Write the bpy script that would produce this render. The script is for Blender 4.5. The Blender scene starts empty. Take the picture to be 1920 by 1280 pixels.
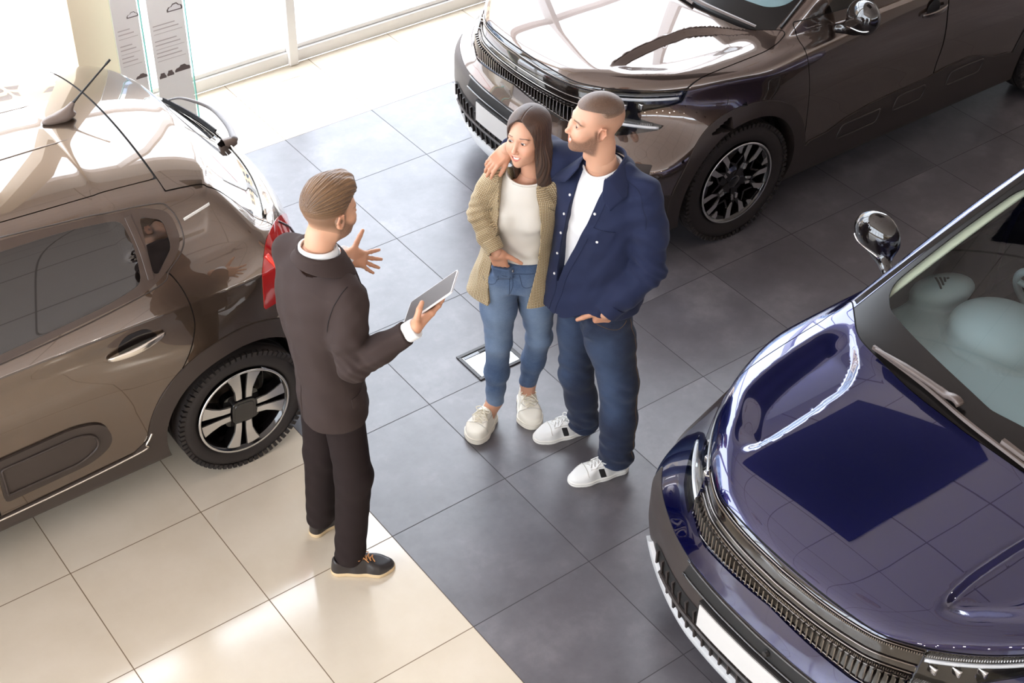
import bpy, math, random
import numpy as np
from mathutils import Vector, Matrix
random.seed(7); RNG = np.random.default_rng(7)
SC = bpy.context.scene
COL = SC.collection
A = lambda *a: np.array(a, float)

# ------------------------------------------------------------------ objects
def tag(o, label=None, cat=None, group=None, kind=None):
    if label: o['label'] = label
    if cat: o['category'] = cat
    if group: o['group'] = group
    if kind: o['kind'] = kind
    return o

def empty(name, loc=(0, 0, 0), rz=0.0):
    o = bpy.data.objects.new(name, None); COL.objects.link(o)
    o.location = loc; o.rotation_euler = (0, 0, rz); o.empty_display_size = .1
    return o

def mesh_obj(name, V, F, mat, parent=None, N=None, smooth=True, mats=None, fmat=None, col=None, flip=False):
    me = bpy.data.meshes.new(name)
    V = np.asarray(V, float)
    if flip: F = [tuple(reversed(f)) for f in F]
    me.from_pydata([tuple(v) for v in V], [], [tuple(int(i) for i in f) for f in F])
    for m in (mats or [mat]): me.materials.append(m)
    if fmat is not None: me.polygons.foreach_set('material_index', np.asarray(fmat, np.int32))
    me.polygons.foreach_set('use_smooth', np.full(len(me.polygons), smooth))
    if col is not None:
        at = me.color_attributes.new('Col', 'FLOAT_COLOR', 'POINT')
        c4 = np.ones((len(V), 4), np.float32); c4[:, :3] = col
        at.data.foreach_set('color', c4.ravel())
    if N is not None: me.normals_split_custom_set_from_vertices([tuple(n) for n in np.asarray(N, float)])
    o = bpy.data.objects.new(name, me); COL.objects.link(o)
    if parent is not None: o.parent = parent
    return o

class MB:
    """collects simple solids into one mesh"""
    def __init__(s): s.V = []; s.F = []; s.n = 0; s.M = []
    def add(s, V, F, m=0):
        V = np.asarray(V, float)
        s.V.append(V); s.F += [tuple(int(i) + s.n for i in f) for f in F]; s.M += [m] * len(F); s.n += len(V); return s
    def box(s, lo, hi, m=0, R=None, c=None):
        x0, y0, z0 = lo; x1, y1, z1 = hi
        V = np.array([(x0,y0,z0),(x1,y0,z0),(x1,y1,z0),(x0,y1,z0),(x0,y0,z1),(x1,y0,z1),(x1,y1,z1),(x0,y1,z1)], float)
        if R is not None: V = V @ np.asarray(R).T
        if c is not None: V = V + np.asarray(c)
        return s.add(V, [(3,2,1,0),(4,5,6,7),(0,1,5,4),(1,2,6,5),(2,3,7,6),(3,0,4,7)], m)
    def sweep(s, P, prof, up=(0, 0, 1), closed=False, cap=True, m=0, scale=None):
        """prof: (k,2) closed profile in (side, up) of path P"""
        P = np.asarray(P, float); prof = np.asarray(prof, float); n, k = len(P), len(prof)
        up = np.asarray(up, float)
        T = np.gradient(P, axis=0) if not closed else (np.roll(P, -1, 0) - np.roll(P, 1, 0))
        T /= np.linalg.norm(T, axis=1)[:, None] + 1e-12
        UP = np.broadcast_to(up, T.shape)
        S = np.cross(T, UP); S /= np.linalg.norm(S, axis=1)[:, None] + 1e-12
        U = np.cross(S, T)
        sc = np.ones(n) if scale is None else np.asarray(scale, float)
        V = P[:, None] + sc[:, None, None] * (prof[None, :, :1] * S[:, None] + prof[None, :, 1:] * U[:, None])
        F = []
        for i in range(n if closed else n - 1):
            j = (i + 1) % n
            for a in range(k):
                b = (a + 1) % k
                F.append((i*k+a, i*k+b, j*k+b, j*k+a))
        if cap and not closed: F += [tuple(range(k))[::-1], tuple((n-1)*k + a for a in range(k))]
        return s.add(V.reshape(-1, 3), F, m)
    def tube(s, P, r, k=8, closed=False, m=0):
        P = np.asarray(P, float)
        a = np.arange(k) * 2 * math.pi / k
        prof = np.stack([np.cos(a), np.sin(a)], 1)
        r = np.broadcast_to(np.asarray(r, float), (len(P),))
        d = P[-1] - P[0]; up = (0, 0, 1) if abs(d[2]) < .8 * np.linalg.norm(d) + 1e-9 else (0.13, 1, 0)
        return s.sweep(P, prof, up, closed, True, m, r)
    def lathe(s, prof, k=48, axis='y', c=(0, 0, 0), m=0, a0=0, a1=2*math.pi):
        """prof: list of (r, h) revolve around axis through c"""
        prof = np.asarray(prof, float); n = len(prof); full = abs(a1 - a0 - 2*math.pi) < 1e-6
        kk = k if full else k + 1
        an = a0 + (a1 - a0) * np.arange(kk) / k
        V = np.zeros((kk, n, 3)); r, h = prof[:, 0], prof[:, 1]
        ca, sa = np.cos(an)[:, None], np.sin(an)[:, None]
        if axis == 'y': V[..., 0] = ca * r; V[..., 2] = sa * r; V[..., 1] = h
        elif axis == 'z': V[..., 0] = ca * r; V[..., 1] = sa * r; V[..., 2] = h
        else: V[..., 1] = ca * r; V[..., 2] = sa * r; V[..., 0] = h
        F = []
        for i in range(k):
            j = (i + 1) % kk
            for a in range(n - 1): F.append((i*n+a, j*n+a, j*n+a+1, i*n+a+1))
        return s.add(V.reshape(-1, 3) + np.asarray(c, float), F, m)
    def prism(s, poly, h0, h1, fn, m=0):
        """poly (k,2) extruded between h0,h1, fn(u,v,h)->xyz"""
        k = len(poly)
        V = [fn(u, v, h0) for u, v in poly] + [fn(u, v, h1) for u, v in poly]
        F = [tuple(range(k))[::-1], tuple(range(k, 2*k))] + [(a, (a+1) % k, k+(a+1) % k, k+a) for a in range(k)]
        return s.add(V, F, m)
    def obj(s, name, mat, parent=None, smooth=False, mats=None, bevel=0, auto=None, loc=None):
        V = np.concatenate(s.V)
        o = mesh_obj(name, V, s.F, mat, parent, smooth=smooth, mats=mats, fmat=s.M if mats else None)
        if bevel:
            b = o.modifiers.new('bev', 'BEVEL'); b.width = bevel; b.segments = 2; b.limit_method = 'ANGLE'; b.angle_limit = .6
            for p in o.data.polygons: p.use_smooth = True
            o.modifiers.new('wn', 'WEIGHTED_NORMAL').keep_sharp = True
        elif auto: smooth_by_angle(o, auto)
        return o

def smooth_by_angle(o, deg=35):
    me = o.data
    for p in me.polygons: p.use_smooth = True
    me.set_sharp_from_angle(angle=math.radians(deg))

# ------------------------------------------------------------------ curves
def crom(P, n=8, closed=False):
    P = np.asarray(P, float); out = []; N = len(P)
    rng = range(N if closed else N - 1)
    for i in rng:
        if closed: p0, p1, p2, p3 = P[(i-1) % N], P[i], P[(i+1) % N], P[(i+2) % N]
        else: p0, p1, p2, p3 = P[max(i-1, 0)], P[i], P[i+1], P[min(i+2, N-1)]
        for t in np.arange(n) / n:
            out.append(.5 * (2*p1 + (p2-p0)*t + (2*p0-5*p1+4*p2-p3)*t*t + (3*p1-p0-3*p2+p3)*t**3))
    if not closed: out.append(P[-1])
    return np.array(out)

def rpoly(P, r=.05, n=5):
    """polygon with rounded corners"""
    P = np.asarray(P, float); N = len(P); out = []
    rr = np.broadcast_to(np.asarray(r, float), (N,))
    for i in range(N):
        a, b, c = P[i-1], P[i], P[(i+1) % N]
        la, lc = np.linalg.norm(a-b), np.linalg.norm(c-b)
        d = min(rr[i], .48*la, .48*lc)
        p, q = b + (a-b)/la*d, b + (c-b)/lc*d
        for t in np.linspace(0, 1, n): out.append((1-t)**2*p + 2*t*(1-t)*b + t*t*q)
    return np.array(out)

def interp(x, xs, ys): return np.interp(x, xs, ys)
def sinterp(x, xs, ys):
    """smooth (monotone-ish cubic) interpolation, vectorised"""
    xs = np.asarray(xs, float); ys = np.asarray(ys, float)
    d = np.diff(ys) / np.diff(xs)
    m = np.zeros(len(xs)); m[0] = d[0]; m[-1] = d[-1]
    for i in range(1, len(xs)-1):
        m[i] = 0 if d[i-1]*d[i] <= 0 else 2*d[i-1]*d[i]/(d[i-1]+d[i])
    x = np.clip(x, xs[0], xs[-1]); k = np.clip(np.searchsorted(xs, x) - 1, 0, len(xs)-2)
    h = xs[k+1]-xs[k]; t = (x-xs[k])/h
    return (2*t**3-3*t**2+1)*ys[k] + (t**3-2*t**2+t)*h*m[k] + (-2*t**3+3*t**2)*ys[k+1] + (t**3-t**2)*h*m[k+1]

def sstep(a, b, x):
    t = np.clip((x-a)/(b-a), 0, 1); return t*t*(3-2*t)

def sd_poly(P, poly):
    """signed distance (neg inside) of P (N,2) to closed polygon"""
    P = np.asarray(P, float); poly = np.asarray(poly, float)
    out = np.empty(len(P))
    for s in range(0, len(P), 20000):
        Q = P[s:s+20000]
        a = poly; b = np.roll(poly, -1, 0)
        e = b - a
        w = Q[:, None] - a[None]
        t = np.clip((w*e).sum(-1) / ((e*e).sum(-1) + 1e-12), 0, 1)
        d = np.sqrt(((w - t[..., None]*e)**2).sum(-1)).min(1)
        c1 = (a[:, 1] <= Q[:, 1:2]); c2 = (b[:, 1] > Q[:, 1:2])
        cr = e[:, 0]*w[..., 1] - e[:, 1]*w[..., 0]
        wn = ((c1 & c2 & (cr > 0)).astype(int) - (~c1 & ~c2 & (cr < 0)).astype(int)).sum(1)
        out[s:s+20000] = np.where(wn != 0, -d, d)
    return out

# ------------------------------------------------------------------ signed distance helpers
def smin(a, b, k):
    h = np.clip(.5 + .5*(b-a)/k, 0, 1)
    return b + (a-b)*h - k*h*(1-h)
def smax(a, b, k): return -smin(-a, -b, k)
def lmax(k, *fs):
    m = fs[0]
    for f in fs[1:]: m = np.maximum(m, f)
    s = 0
    for f in fs: s = s + np.exp((f-m)/k)
    return m + k*np.log(s)
def cap(P, a, b, ra, rb=None):
    a = np.asarray(a, float); b = np.asarray(b, float); rb = ra if rb is None else rb
    ab = b-a; t = np.clip(((P-a)@ab)/(ab@ab), 0, 1)
    return np.linalg.norm(P - a - t[:, None]*ab, axis=1) - (ra + (rb-ra)*t)
def ell(P, c, r, R=None):
    q = P - np.asarray(c, float)
    if R is not None: q = q @ np.asarray(R)
    r = np.asarray(r, float)
    k0 = np.sqrt(((q/r)**2).sum(1)); k1 = np.sqrt(((q/(r*r))**2).sum(1)) + 1e-9
    return k0*(k0-1)/k1
def rbox(P, c, hs, r, R=None):
    q = P - np.asarray(c, float)
    if R is not None: q = q @ np.asarray(R)
    d = np.abs(q) - (np.asarray(hs, float) - r)
    return np.linalg.norm(np.maximum(d, 0), axis=1) + np.minimum(d.max(1), 0) - r
def Rz(a): c, s = math.cos(a), math.sin(a); return np.array([[c,-s,0],[s,c,0],[0,0,1]])
def Ry(a): c, s = math.cos(a), math.sin(a); return np.array([[c,0,s],[0,1,0],[-s,0,c]])
def Rx(a): c, s = math.cos(a), math.sin(a); return np.array([[1,0,0],[0,c,-s],[0,s,c]])

def grad(f, V, e=1.5e-3):
    G = np.empty_like(V)
    for k in range(3):
        d = np.zeros(3); d[k] = e
        G[:, k] = (f(V+d) - f(V-d)) / (2*e)
    return G

def net(f, lo, hi, h, lip=1.35, proj=2, B=8, e=None):
    """block-sparse surface nets of f<0; returns V, quads(list), N"""
    lo = np.asarray(lo, float); hi = np.asarray(hi, float)
    nb = np.ceil((hi-lo)/(h*B)).astype(int)
    bi = np.stack(np.meshgrid(*[np.arange(n) for n in nb], indexing='ij'), -1).reshape(-1, 3)
    ctr = lo + (bi + .5)*h*B
    keep = np.zeros(len(bi), bool)
    for s in range(0, len(bi), 200000):
        keep[s:s+200000] = np.abs(f(ctr[s:s+200000])) < .87*h*B*lip
    bi = bi[keep]
    m = B+1
    g = np.stack(np.meshgrid(*[np.arange(m)]*3, indexing='ij'), -1).reshape(-1, 3)
    dims = nb*B + 2
    vals = np.empty((len(bi), m, m, m))
    CH = max(1, 400000 // m**3)
    for s in range(0, len(bi), CH):
        pts = lo + (bi[s:s+CH, None]*B + g[None])*h
        vals[s:s+CH] = f(pts.reshape(-1, 3)).reshape(-1, m, m, m)
    # cells
    inside = vals < 0
    cs = [(i, j, k) for i in (0, 1) for j in (0, 1) for k in (0, 1)]
    cnt = sum(inside[:, i:i+B, j:j+B, k:k+B].astype(np.int8) for i, j, k in cs)
    ba, ci, cj, ck = np.nonzero((cnt > 0) & (cnt < 8))
    gc = bi[ba]*B + np.stack([ci, cj, ck], 1)
    key = (gc[:, 0]*dims[1] + gc[:, 1])*dims[2] + gc[:, 2]
    acc = np.zeros((len(ba), 3)); na = np.zeros(len(ba))
    cv = {c: vals[ba, ci+c[0], cj+c[1], ck+c[2]] for c in cs}
    for c in cs:
        for ax in range(3):
            if c[ax]: continue
            d = list(c); d[ax] = 1; d = tuple(d)
            a, b = cv[c], cv[d]; mk = (a < 0) != (b < 0)
            t = np.where(mk, a/np.where(mk, a-b, 1), 0)
            p = np.tile(np.array(c, float), (len(ba), 1)); p[:, ax] = t
            acc[mk] += p[mk]; na[mk] += 1
    V = lo + (gc + acc/na[:, None])*h
    order = np.argsort(key); ks = key[order]
    st = np.array([dims[1]*dims[2], dims[2], 1])
    quads = []
    for ax in range(3):
        sl0 = [slice(0, B)]*3; sl1 = list(sl0); sl1[ax] = slice(1, B+1)
        a = inside[(slice(None), *sl0)]; b = inside[(slice(None), *sl1)]
        e0, i0, j0, k0 = np.nonzero(a != b)
        gg = bi[e0]*B + np.stack([i0, j0, k0], 1); kk = gg @ st
        o1, o2 = [q for q in range(3) if q != ax]
        ids = np.stack([kk - st[o1] - st[o2], kk - st[o2], kk, kk - st[o1]], 1)
        ok = (gg[:, o1] > 0) & (gg[:, o2] > 0)
        pos = np.clip(np.searchsorted(ks, ids), 0, len(ks)-1)
        ok &= (ks[pos] == ids).all(1)
        q = order[pos]
        fl = a[e0, i0, j0, k0].copy()
        if ax == 1: fl = ~fl
        q[~fl] = q[~fl][:, ::-1]
        quads.append(q[ok])
    Q = np.concatenate(quads)
    ee = e or min(1.5e-3, h*.4)
    for it in range(proj):
        d = f(V); G = grad(f, V, ee); g2 = (G*G).sum(1) + 1e-9
        stp = d/g2; st_ = stp[:, None]*G; ln = np.linalg.norm(st_, axis=1)
        V = V - st_*np.minimum(1, .8*h/(ln+1e-12))[:, None]
    G = grad(f, V, ee); N = G/(np.linalg.norm(G, axis=1)[:, None] + 1e-12)
    return V, Q, N

class Surf:
    """polygon soup on an implicit surface that can be cut by region functions"""
    def __init__(s, V, F, f): s.V = np.asarray(V); s.F = [tuple(q) for q in np.asarray(F)] if not isinstance(F, list) else F; s.f = f
    def normals(s, V): G = grad(s.f, V, 1e-3); return G/(np.linalg.norm(G, axis=1)[:, None] + 1e-12)
    def split(s, G):
        """returns (inside, outside) where G<0 / G>0 ; both keep a common vertex pool"""
        g = G(s.V); g = np.where(np.abs(g) < 2e-5, 2e-5, g)
        pos = g > 0
        I, O = [], []; newV = []; cache = {}; n0 = len(s.V); V = s.V
        def mid(a, b):
            k = (a, b) if a < b else (b, a)
            if k not in cache:
                a, b = k; t = g[a]/(g[a]-g[b]); newV.append(V[a] + (V[b]-V[a])*t); cache[k] = n0 + len(newV) - 1
            return cache[k]
        pl = pos.tolist()
        for fc in s.F:
            c = [pl[i] for i in fc]
            if all(c): O.append(fc); continue
            if not any(c): I.append(fc); continue
            tris = [fc] if len(fc) == 3 else [(fc[0], fc[i], fc[i+1]) for i in range(1, len(fc)-1)]
            for t in tris:
                pi, po = [], []
                for q in range(len(t)):
                    a, b = t[q], t[(q+1) % len(t)]
                    (po if pl[a] else pi).append(a)
                    if pl[a] != pl[b]:
                        x = mid(a, b); pi.append(x); po.append(x)
                if len(pi) > 2: I.append(tuple(pi))
                if len(po) > 2: O.append(tuple(po))
        if newV:
            nv = np.array(newV)
            for it in range(2):
                d = s.f(nv); Gd = grad(s.f, nv, 1e-3); nv = nv - (d/((Gd*Gd).sum(1)+1e-9))[:, None]*Gd
            V = np.concatenate([V, nv])
        return Surf(V, I, s.f), Surf(V, O, s.f)
    def keep(s, G): return s.split(G)[0]
    def obj(s, name, mat, parent=None, off=0.0, rim=.012, minfaces=1):
        if len(s.F) < minfaces: return None
        used = np.unique(np.concatenate([np.asarray(f) for f in s.F]))
        mp = -np.ones(len(s.V), int); mp[used] = np.arange(len(used))
        V = s.V[used]; N = s.normals(V); F = [tuple(mp[i] for i in f) for f in s.F]
        V = V + N*off
        if rim:
            ed = {}
            for f in F:
                for a, b in zip(f, f[1:] + f[:1]):
                    k = (a, b) if a < b else (b, a)
                    ed[k] = None if k in ed else (a, b)
            be = [e for e in ed.values() if e]
            nv = len(V); V2, N2, F2 = [], [], []
            for a, b in be:
                t = V[b]-V[a]; l = np.linalg.norm(t)
                if l < 1e-7: continue
                sd = np.cross(t, N[a]); sd /= np.linalg.norm(sd) + 1e-9
                i = nv + len(V2)
                V2 += [V[a], V[b], V[b]-N[b]*rim, V[a]-N[a]*rim]; N2 += [sd]*4; F2.append((i+1, i, i+3, i+2))
            if V2: V = np.concatenate([V, np.array(V2)]); N = np.concatenate([N, np.array(N2)]); F = F + F2
        return mesh_obj(name, V, F, mat, parent, N=N)

# ------------------------------------------------------------------ materials
def mat(name, col=(.5, .5, .5), rough=.5, metal=0., **k):
    m = bpy.data.materials.new(name); m.use_nodes = True
    b = m.node_tree.nodes['Principled BSDF']
    b.inputs['Base Color'].default_value = (*col, 1); b.inputs['Roughness'].default_value = rough; b.inputs['Metallic'].default_value = metal
    for a, v in k.items():
        n = {'coat': 'Coat Weight', 'coatr': 'Coat Roughness', 'spec': 'Specular IOR Level', 'trans': 'Transmission Weight', 'ior': 'IOR', 'sheen': 'Sheen Weight',
             'emit': 'Emission Strength', 'ecol': 'Emission Color', 'sss': 'Subsurface Weight', 'alpha': 'Alpha', 'aniso': 'Anisotropic'}[a]
        b.inputs[n].default_value = (*v, 1) if a == 'ecol' else v
    return m
def nd(m, t, **k):
    n = m.node_tree.nodes.new(t)
    for a, v in k.items():
        if a.startswith('i_'): n.inputs[int(a[2:])].default_value = v
        else: setattr(n, a, v)
    return n
def ln(m, a, b): m.node_tree.links.new(a, b)
def bsdf(m): return m.node_tree.nodes['Principled BSDF']
def mth(m, op, a, b=None, c=None):
    n = nd(m, 'ShaderNodeMath', operation=op)
    for i, v in enumerate((a, b, c)):
        if v is None: continue
        if isinstance(v, (int, float)): n.inputs[i].default_value = v
        else: ln(m, v, n.inputs[i])
    return n.outputs[0]
def mixc(m, f, a, b):
    n = nd(m, 'ShaderNodeMix', data_type='RGBA')
    for s, v in ((n.inputs[0], f), (n.inputs[6], a), (n.inputs[7], b)):
        if isinstance(v, (tuple, list)): s.default_value = (*v[:3], 1)
        elif isinstance(v, (int, float)): s.default_value = v
        else: ln(m, v, s)
    return n.outputs[2]
def noise(m, vec, scale, detail=3, rough=.5, dim='3D'):
    n = nd(m, 'ShaderNodeTexNoise', noise_dimensions=dim); n.inputs['Scale'].default_value = scale; n.inputs['Detail'].default_value = detail; n.inputs['Roughness'].default_value = rough
    if vec is not None: ln(m, vec, n.inputs['Vector'])
    return n.outputs[0]
def bump(m, h, strength=.3, dist=.002):
    n = nd(m, 'ShaderNodeBump'); n.inputs['Strength'].default_value = strength; n.inputs['Distance'].default_value = dist
    ln(m, h, n.inputs['Height']); ln(m, n.outputs[0], bsdf(m).inputs['Normal']); return n
def coords(m, which='Object'): return nd(m, 'ShaderNodeTexCoord').outputs[which]
def ramp(m, f, stops):
    n = nd(m, 'ShaderNodeValToRGB'); e = n.color_ramp.elements
    e[0].position, e[0].color = stops[0][0], (*stops[0][1], 1); e[1].position, e[1].color = stops[1][0], (*stops[1][1], 1)
    for p, c in stops[2:]:
        x = e.new(p); x.color = (*c, 1)
    ln(m, f, n.inputs[0]); return n.outputs[0]
def geo_pos(m): return nd(m, 'ShaderNodeNewGeometry').outputs['Position']
def lin(*c): return tuple(((x/255)/12.92 if x/255 <= .04045 else ((x/255+.055)/1.055)**2.4) for x in c)
# ================================================================== the place
SC.view_settings.view_transform = 'Standard'; SC.view_settings.look = 'None'; SC.view_settings.gamma = 1
SC.view_settings.use_curve_mapping = False; SC.view_settings.exposure = 0.8
SC.cycles.use_denoising = True; SC.cycles.max_bounces = 6; SC.cycles.diffuse_bounces = 3; SC.cycles.glossy_bounces = 4
SC.cycles.transparent_max_bounces = 8; SC.cycles.sample_clamp_indirect = 6; SC.cycles.caustics_reflective = False; SC.cycles.caustics_refractive = False
SC.cycles.use_adaptive_sampling = True; SC.cycles.adaptive_threshold = .025

R3 = [[0.8024061579, -0.5963202274, 0.0233782830], [-0.3699079174, -0.5277238097, -0.7646409048], [0.4683081148, 0.6049047586, -0.6440324080]]
CAM = A(-2.22397, -4.86963, 4.70218); FPX = 2748.61
cd = bpy.data.cameras.new('camera'); cam = bpy.data.objects.new('camera', cd); COL.objects.link(cam)
cd.sensor_width = 36; cd.lens = FPX/1920*36; cd.clip_start = .05; cd.clip_end = 200
M3 = Matrix(((R3[0][0], -R3[1][0], -R3[2][0]), (R3[0][1], -R3[1][1], -R3[2][1]), (R3[0][2], -R3[1][2], -R3[2][2])))
cam.matrix_world = Matrix.Translation(Vector(CAM)) @ M3.to_4x4(); SC.camera = cam
def unproj(u, v, z=None, x=None, y=None):
    d = np.array(R3).T @ A((u-960)/FPX, (v-640)/FPX, 1)
    s = (z-CAM[2])/d[2] if z is not None else (x-CAM[0])/d[0] if x is not None else (y-CAM[1])/d[1]
    return CAM + s*d

SKY = 5.0
# world: bright hazy sky
w = bpy.data.worlds.new('world'); SC.world = w; w.use_nodes = True
bg = w.node_tree.nodes['Background']; bg.inputs[0].default_value = (.90, .965, 1.07, 1); bg.inputs[1].default_value = SKY

# ---- floor
def floor_mat():
    m = mat('floor tiles'); b = bsdf(m); p = geo_pos(m)
    sp = nd(m, 'ShaderNodeSeparateXYZ'); ln(m, p, sp.inputs[0]); X, Y = sp.outputs[0], sp.outputs[1]
    dark = mth(m, 'MULTIPLY', mth(m, 'GREATER_THAN', X, 0.0), mth(m, 'LESS_THAN', Y, 1.8))
    def edge(c):
        f = mth(m, 'FRACT', mth(m, 'DIVIDE', mth(m, 'ADD', c, 60.0), .6))
        return mth(m, 'MINIMUM', f, mth(m, 'SUBTRACT', 1.0, f))
    g = mth(m, 'LESS_THAN', mth(m, 'MINIMUM', edge(X), edge(Y)), .0036)
    idx = nd(m, 'ShaderNodeCombineXYZ'); ln(m, mth(m, 'FLOOR', mth(m, 'DIVIDE', X, .6)), idx.inputs[0]); ln(m, mth(m, 'FLOOR', mth(m, 'DIVIDE', Y, .6)), idx.inputs[1])
    wn = nd(m, 'ShaderNodeTexWhiteNoise'); ln(m, idx.outputs[0], wn.inputs['Vector'])
    off = nd(m, 'ShaderNodeVectorMath', operation='MULTIPLY_ADD'); ln(m, wn.outputs['Color'], off.inputs[0]); off.inputs[1].default_value = (9, 9, 9); ln(m, p, off.inputs[2])
    n1 = noise(m, off.outputs[0], 2.2, 6, .62); n2 = noise(m, off.outputs[0], 9, 5, .7)
    st = ramp(m, mth(m, 'ADD', mth(m, 'MULTIPLY', n1, .7), mth(m, 'MULTIPLY', n2, .3)), [(.32, lin(75, 71, 74)), (.52, lin(95, 91, 95)), (.68, lin(119, 114, 117))])
    be = ramp(m, n1, [(.3, lin(216, 202, 180)), (.7, lin(227, 215, 196))])
    base = mixc(m, dark, be, st)
    gr = mixc(m, dark, lin(120, 98, 72), lin(48, 44, 46))
    ln(m, mixc(m, g, base, gr), b.inputs['Base Color'])
    n3 = noise(m, off.outputs[0], 5, 6, .75)
    rd = mth(m, 'ADD', mth(m, 'MULTIPLY', n3, .16), .27)
    r = mth(m, 'ADD', mth(m, 'MULTIPLY', dark, mth(m, 'SUBTRACT', rd, .1)), .1)
    ln(m, mth(m, 'MAXIMUM', r, mth(m, 'MULTIPLY', g, .8)), b.inputs['Roughness'])
    b.inputs['IOR'].default_value = 1.75
    h = mth(m, 'ADD', mth(m, 'MULTIPLY', g, -1.0), mth(m, 'MULTIPLY', mth(m, 'MULTIPLY', n2, dark), .25))
    bump(m, h, .35, .0015)
    return m
mb = MB(); mb.box((-9, -13, -.12), (14, 2.56, 0)); fl = mb.obj('floor', floor_mat()); tag(fl, kind='structure')

M_white = mat('white paint', lin(238, 234, 228), .55)
M_frame = mat('window frame', lin(240, 238, 236), .35)
M_cream = mat('cream column', lin(232, 214, 186), .5)
def glass_mat(name, tint=(.97, .985, .98), refl=1.45, k=1.0, rough=0.0):
    m = mat(name); nt = m.node_tree; nt.nodes.remove(bsdf(m))
    out = nt.nodes['Material Output']
    t = nd(m, 'ShaderNodeBsdfTransparent'); t.inputs[0].default_value = (*tint, 1)
    g = nd(m, 'ShaderNodeBsdfGlossy'); g.inputs['Roughness'].default_value = rough
    lw = nd(m, 'ShaderNodeLayerWeight'); lw.inputs['Blend'].default_value = .5
    f0 = ((refl-1)/(refl+1))**2; fr = mth(m, 'ADD', mth(m, 'MULTIPLY', mth(m, 'POWER', lw.outputs['Facing'], 5.0), 1-f0), f0)
    mx = nd(m, 'ShaderNodeMixShader'); ln(m, mth(m, 'MULTIPLY', fr, k), mx.inputs[0]); ln(m, t.outputs[0], mx.inputs[1]); ln(m, g.outputs[0], mx.inputs[2])
    ln(m, mx.outputs[0], out.inputs[0]); return m
M_glass = glass_mat('window glass')

# ---- window wall on +y
WT = 5.3
posts = [-6.6, -4.95, -3.3, -1.62, 1.69, 3.36, 5.03, 6.7, 8.4, 10.1, 11.9]
mb = MB()
mb.box((-9, 2.56, 0), (12.0, 2.68, .085)); mb.box((-9, 2.58, .085), (12.0, 2.66, .115))
mb.box((-9, 2.56, 2.72), (12.0, 2.68, 2.8)); mb.box((-9, 2.56, WT), (12.0, 2.70, WT+.1))
for x in posts: mb.box((x-.032, 2.53, 0), (x+.032, 2.70, WT))
wn = mb.obj('window_1', M_frame, bevel=.006); tag(wn, kind='structure')
mb = MB(); mb.add([(-9, 2.62, .1), (12.0, 2.62, .1), (12.0, 2.62, WT), (-9, 2.62, WT)], [(0, 1, 2, 3)]); gl = mb.obj('glass', M_glass, wn)
mb = MB(); mb.box((-9, 2.56, WT+.1), (14, 2.75, 6.4)); mb.box((12.0, 2.56, 0), (14, 2.75, WT+.1))
tag(mb.obj('wall_back', M_white), kind='structure')
mb = MB(); mb.box((-9.2, -13, 0), (-9, 2.75, .5)); mb.box((-9.2, -13, 5.2), (-9, 2.75, 6.4)); mb.box((-9.2, -13, .5), (-9, -8.5, 5.2)); tag(mb.obj('wall_left', mat('wall l', lin(226, 214, 198), .6)), kind='structure')
mb = MB()
for y in np.arange(-8.5, 2.8, 1.85): mb.box((-9.14, y-.05, .5), (-9.0, y+.05, 5.2))
mb.box((-9.14, -8.5, .5), (-9, 2.75, .58)); mb.box((-9.14, -8.5, 2.8), (-9, 2.75, 2.88)); mb.box((-9.14, -8.5, 5.12), (-9, 2.75, 5.2))
wl = mb.obj('fill_window_3', M_frame); tag(wl, kind='structure')  # unseen side glazing added to brighten the faces from the left
mb = MB(); mb.add([(-9.08, -8.5, .5), (-9.08, 2.75, .5), (-9.08, 2.75, 5.2), (-9.08, -8.5, 5.2)], [(0, 1, 2, 3)]); mb.obj('glass', M_glass, wl)
mb = MB(); mb.box((14, -13, 0), (14.2, 2.75, 6.4)); tag(mb.obj('wall_right', mat('wall r', lin(214, 202, 192), .6)), kind='structure')
M_wallf = mat('wall f', lin(222, 216, 208), .6)
mb = MB(); mb.box((-9, -13.2, 0), (14, -13, 3.5)); mb.box((-9, -13.2, 5.7), (14, -13, 6.4)); tag(mb.obj('wall_front', M_wallf), kind='structure')
mb = MB()
for x in np.arange(-9, 14.1, 2.3): mb.box((x-.05, -13.14, 3.5), (x+.05, -13.0, 5.7))
mb.box((-9, -13.14, 3.5), (14, -13, 3.56)); mb.box((-9, -13.14, 5.64), (14, -13, 5.7)); mb.box((-9, -13.12, 4.58), (14, -13.02, 4.64))
wf = mb.obj('fill_window_2', M_frame); tag(wf, kind='structure')  # high windows added behind the camera, sized for fill light
mb = MB(); mb.add([(-9, -13.08, 3.5), (-9, -13.08, 5.7), (14, -13.08, 5.7), (14, -13.08, 3.5)], [(3, 2, 1, 0)]); mb.obj('glass', M_glass, wf)
# gallery floor behind the camera with spots underneath, and a partition below it
mb = MB(); mb.box((-9, -13, 2.95), (14, -7.2, 3.2)); tag(mb.obj('gallery_slab', mat('gallery soffit', lin(206, 190, 170), .6)), kind='structure')
mb = MB(); mb.box((-1.6, -11.4, 0), (3.4, -11.25, 2.1)); tag(mb.obj('partition', mat('partition', lin(226, 230, 236), .5)), kind='structure')

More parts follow.
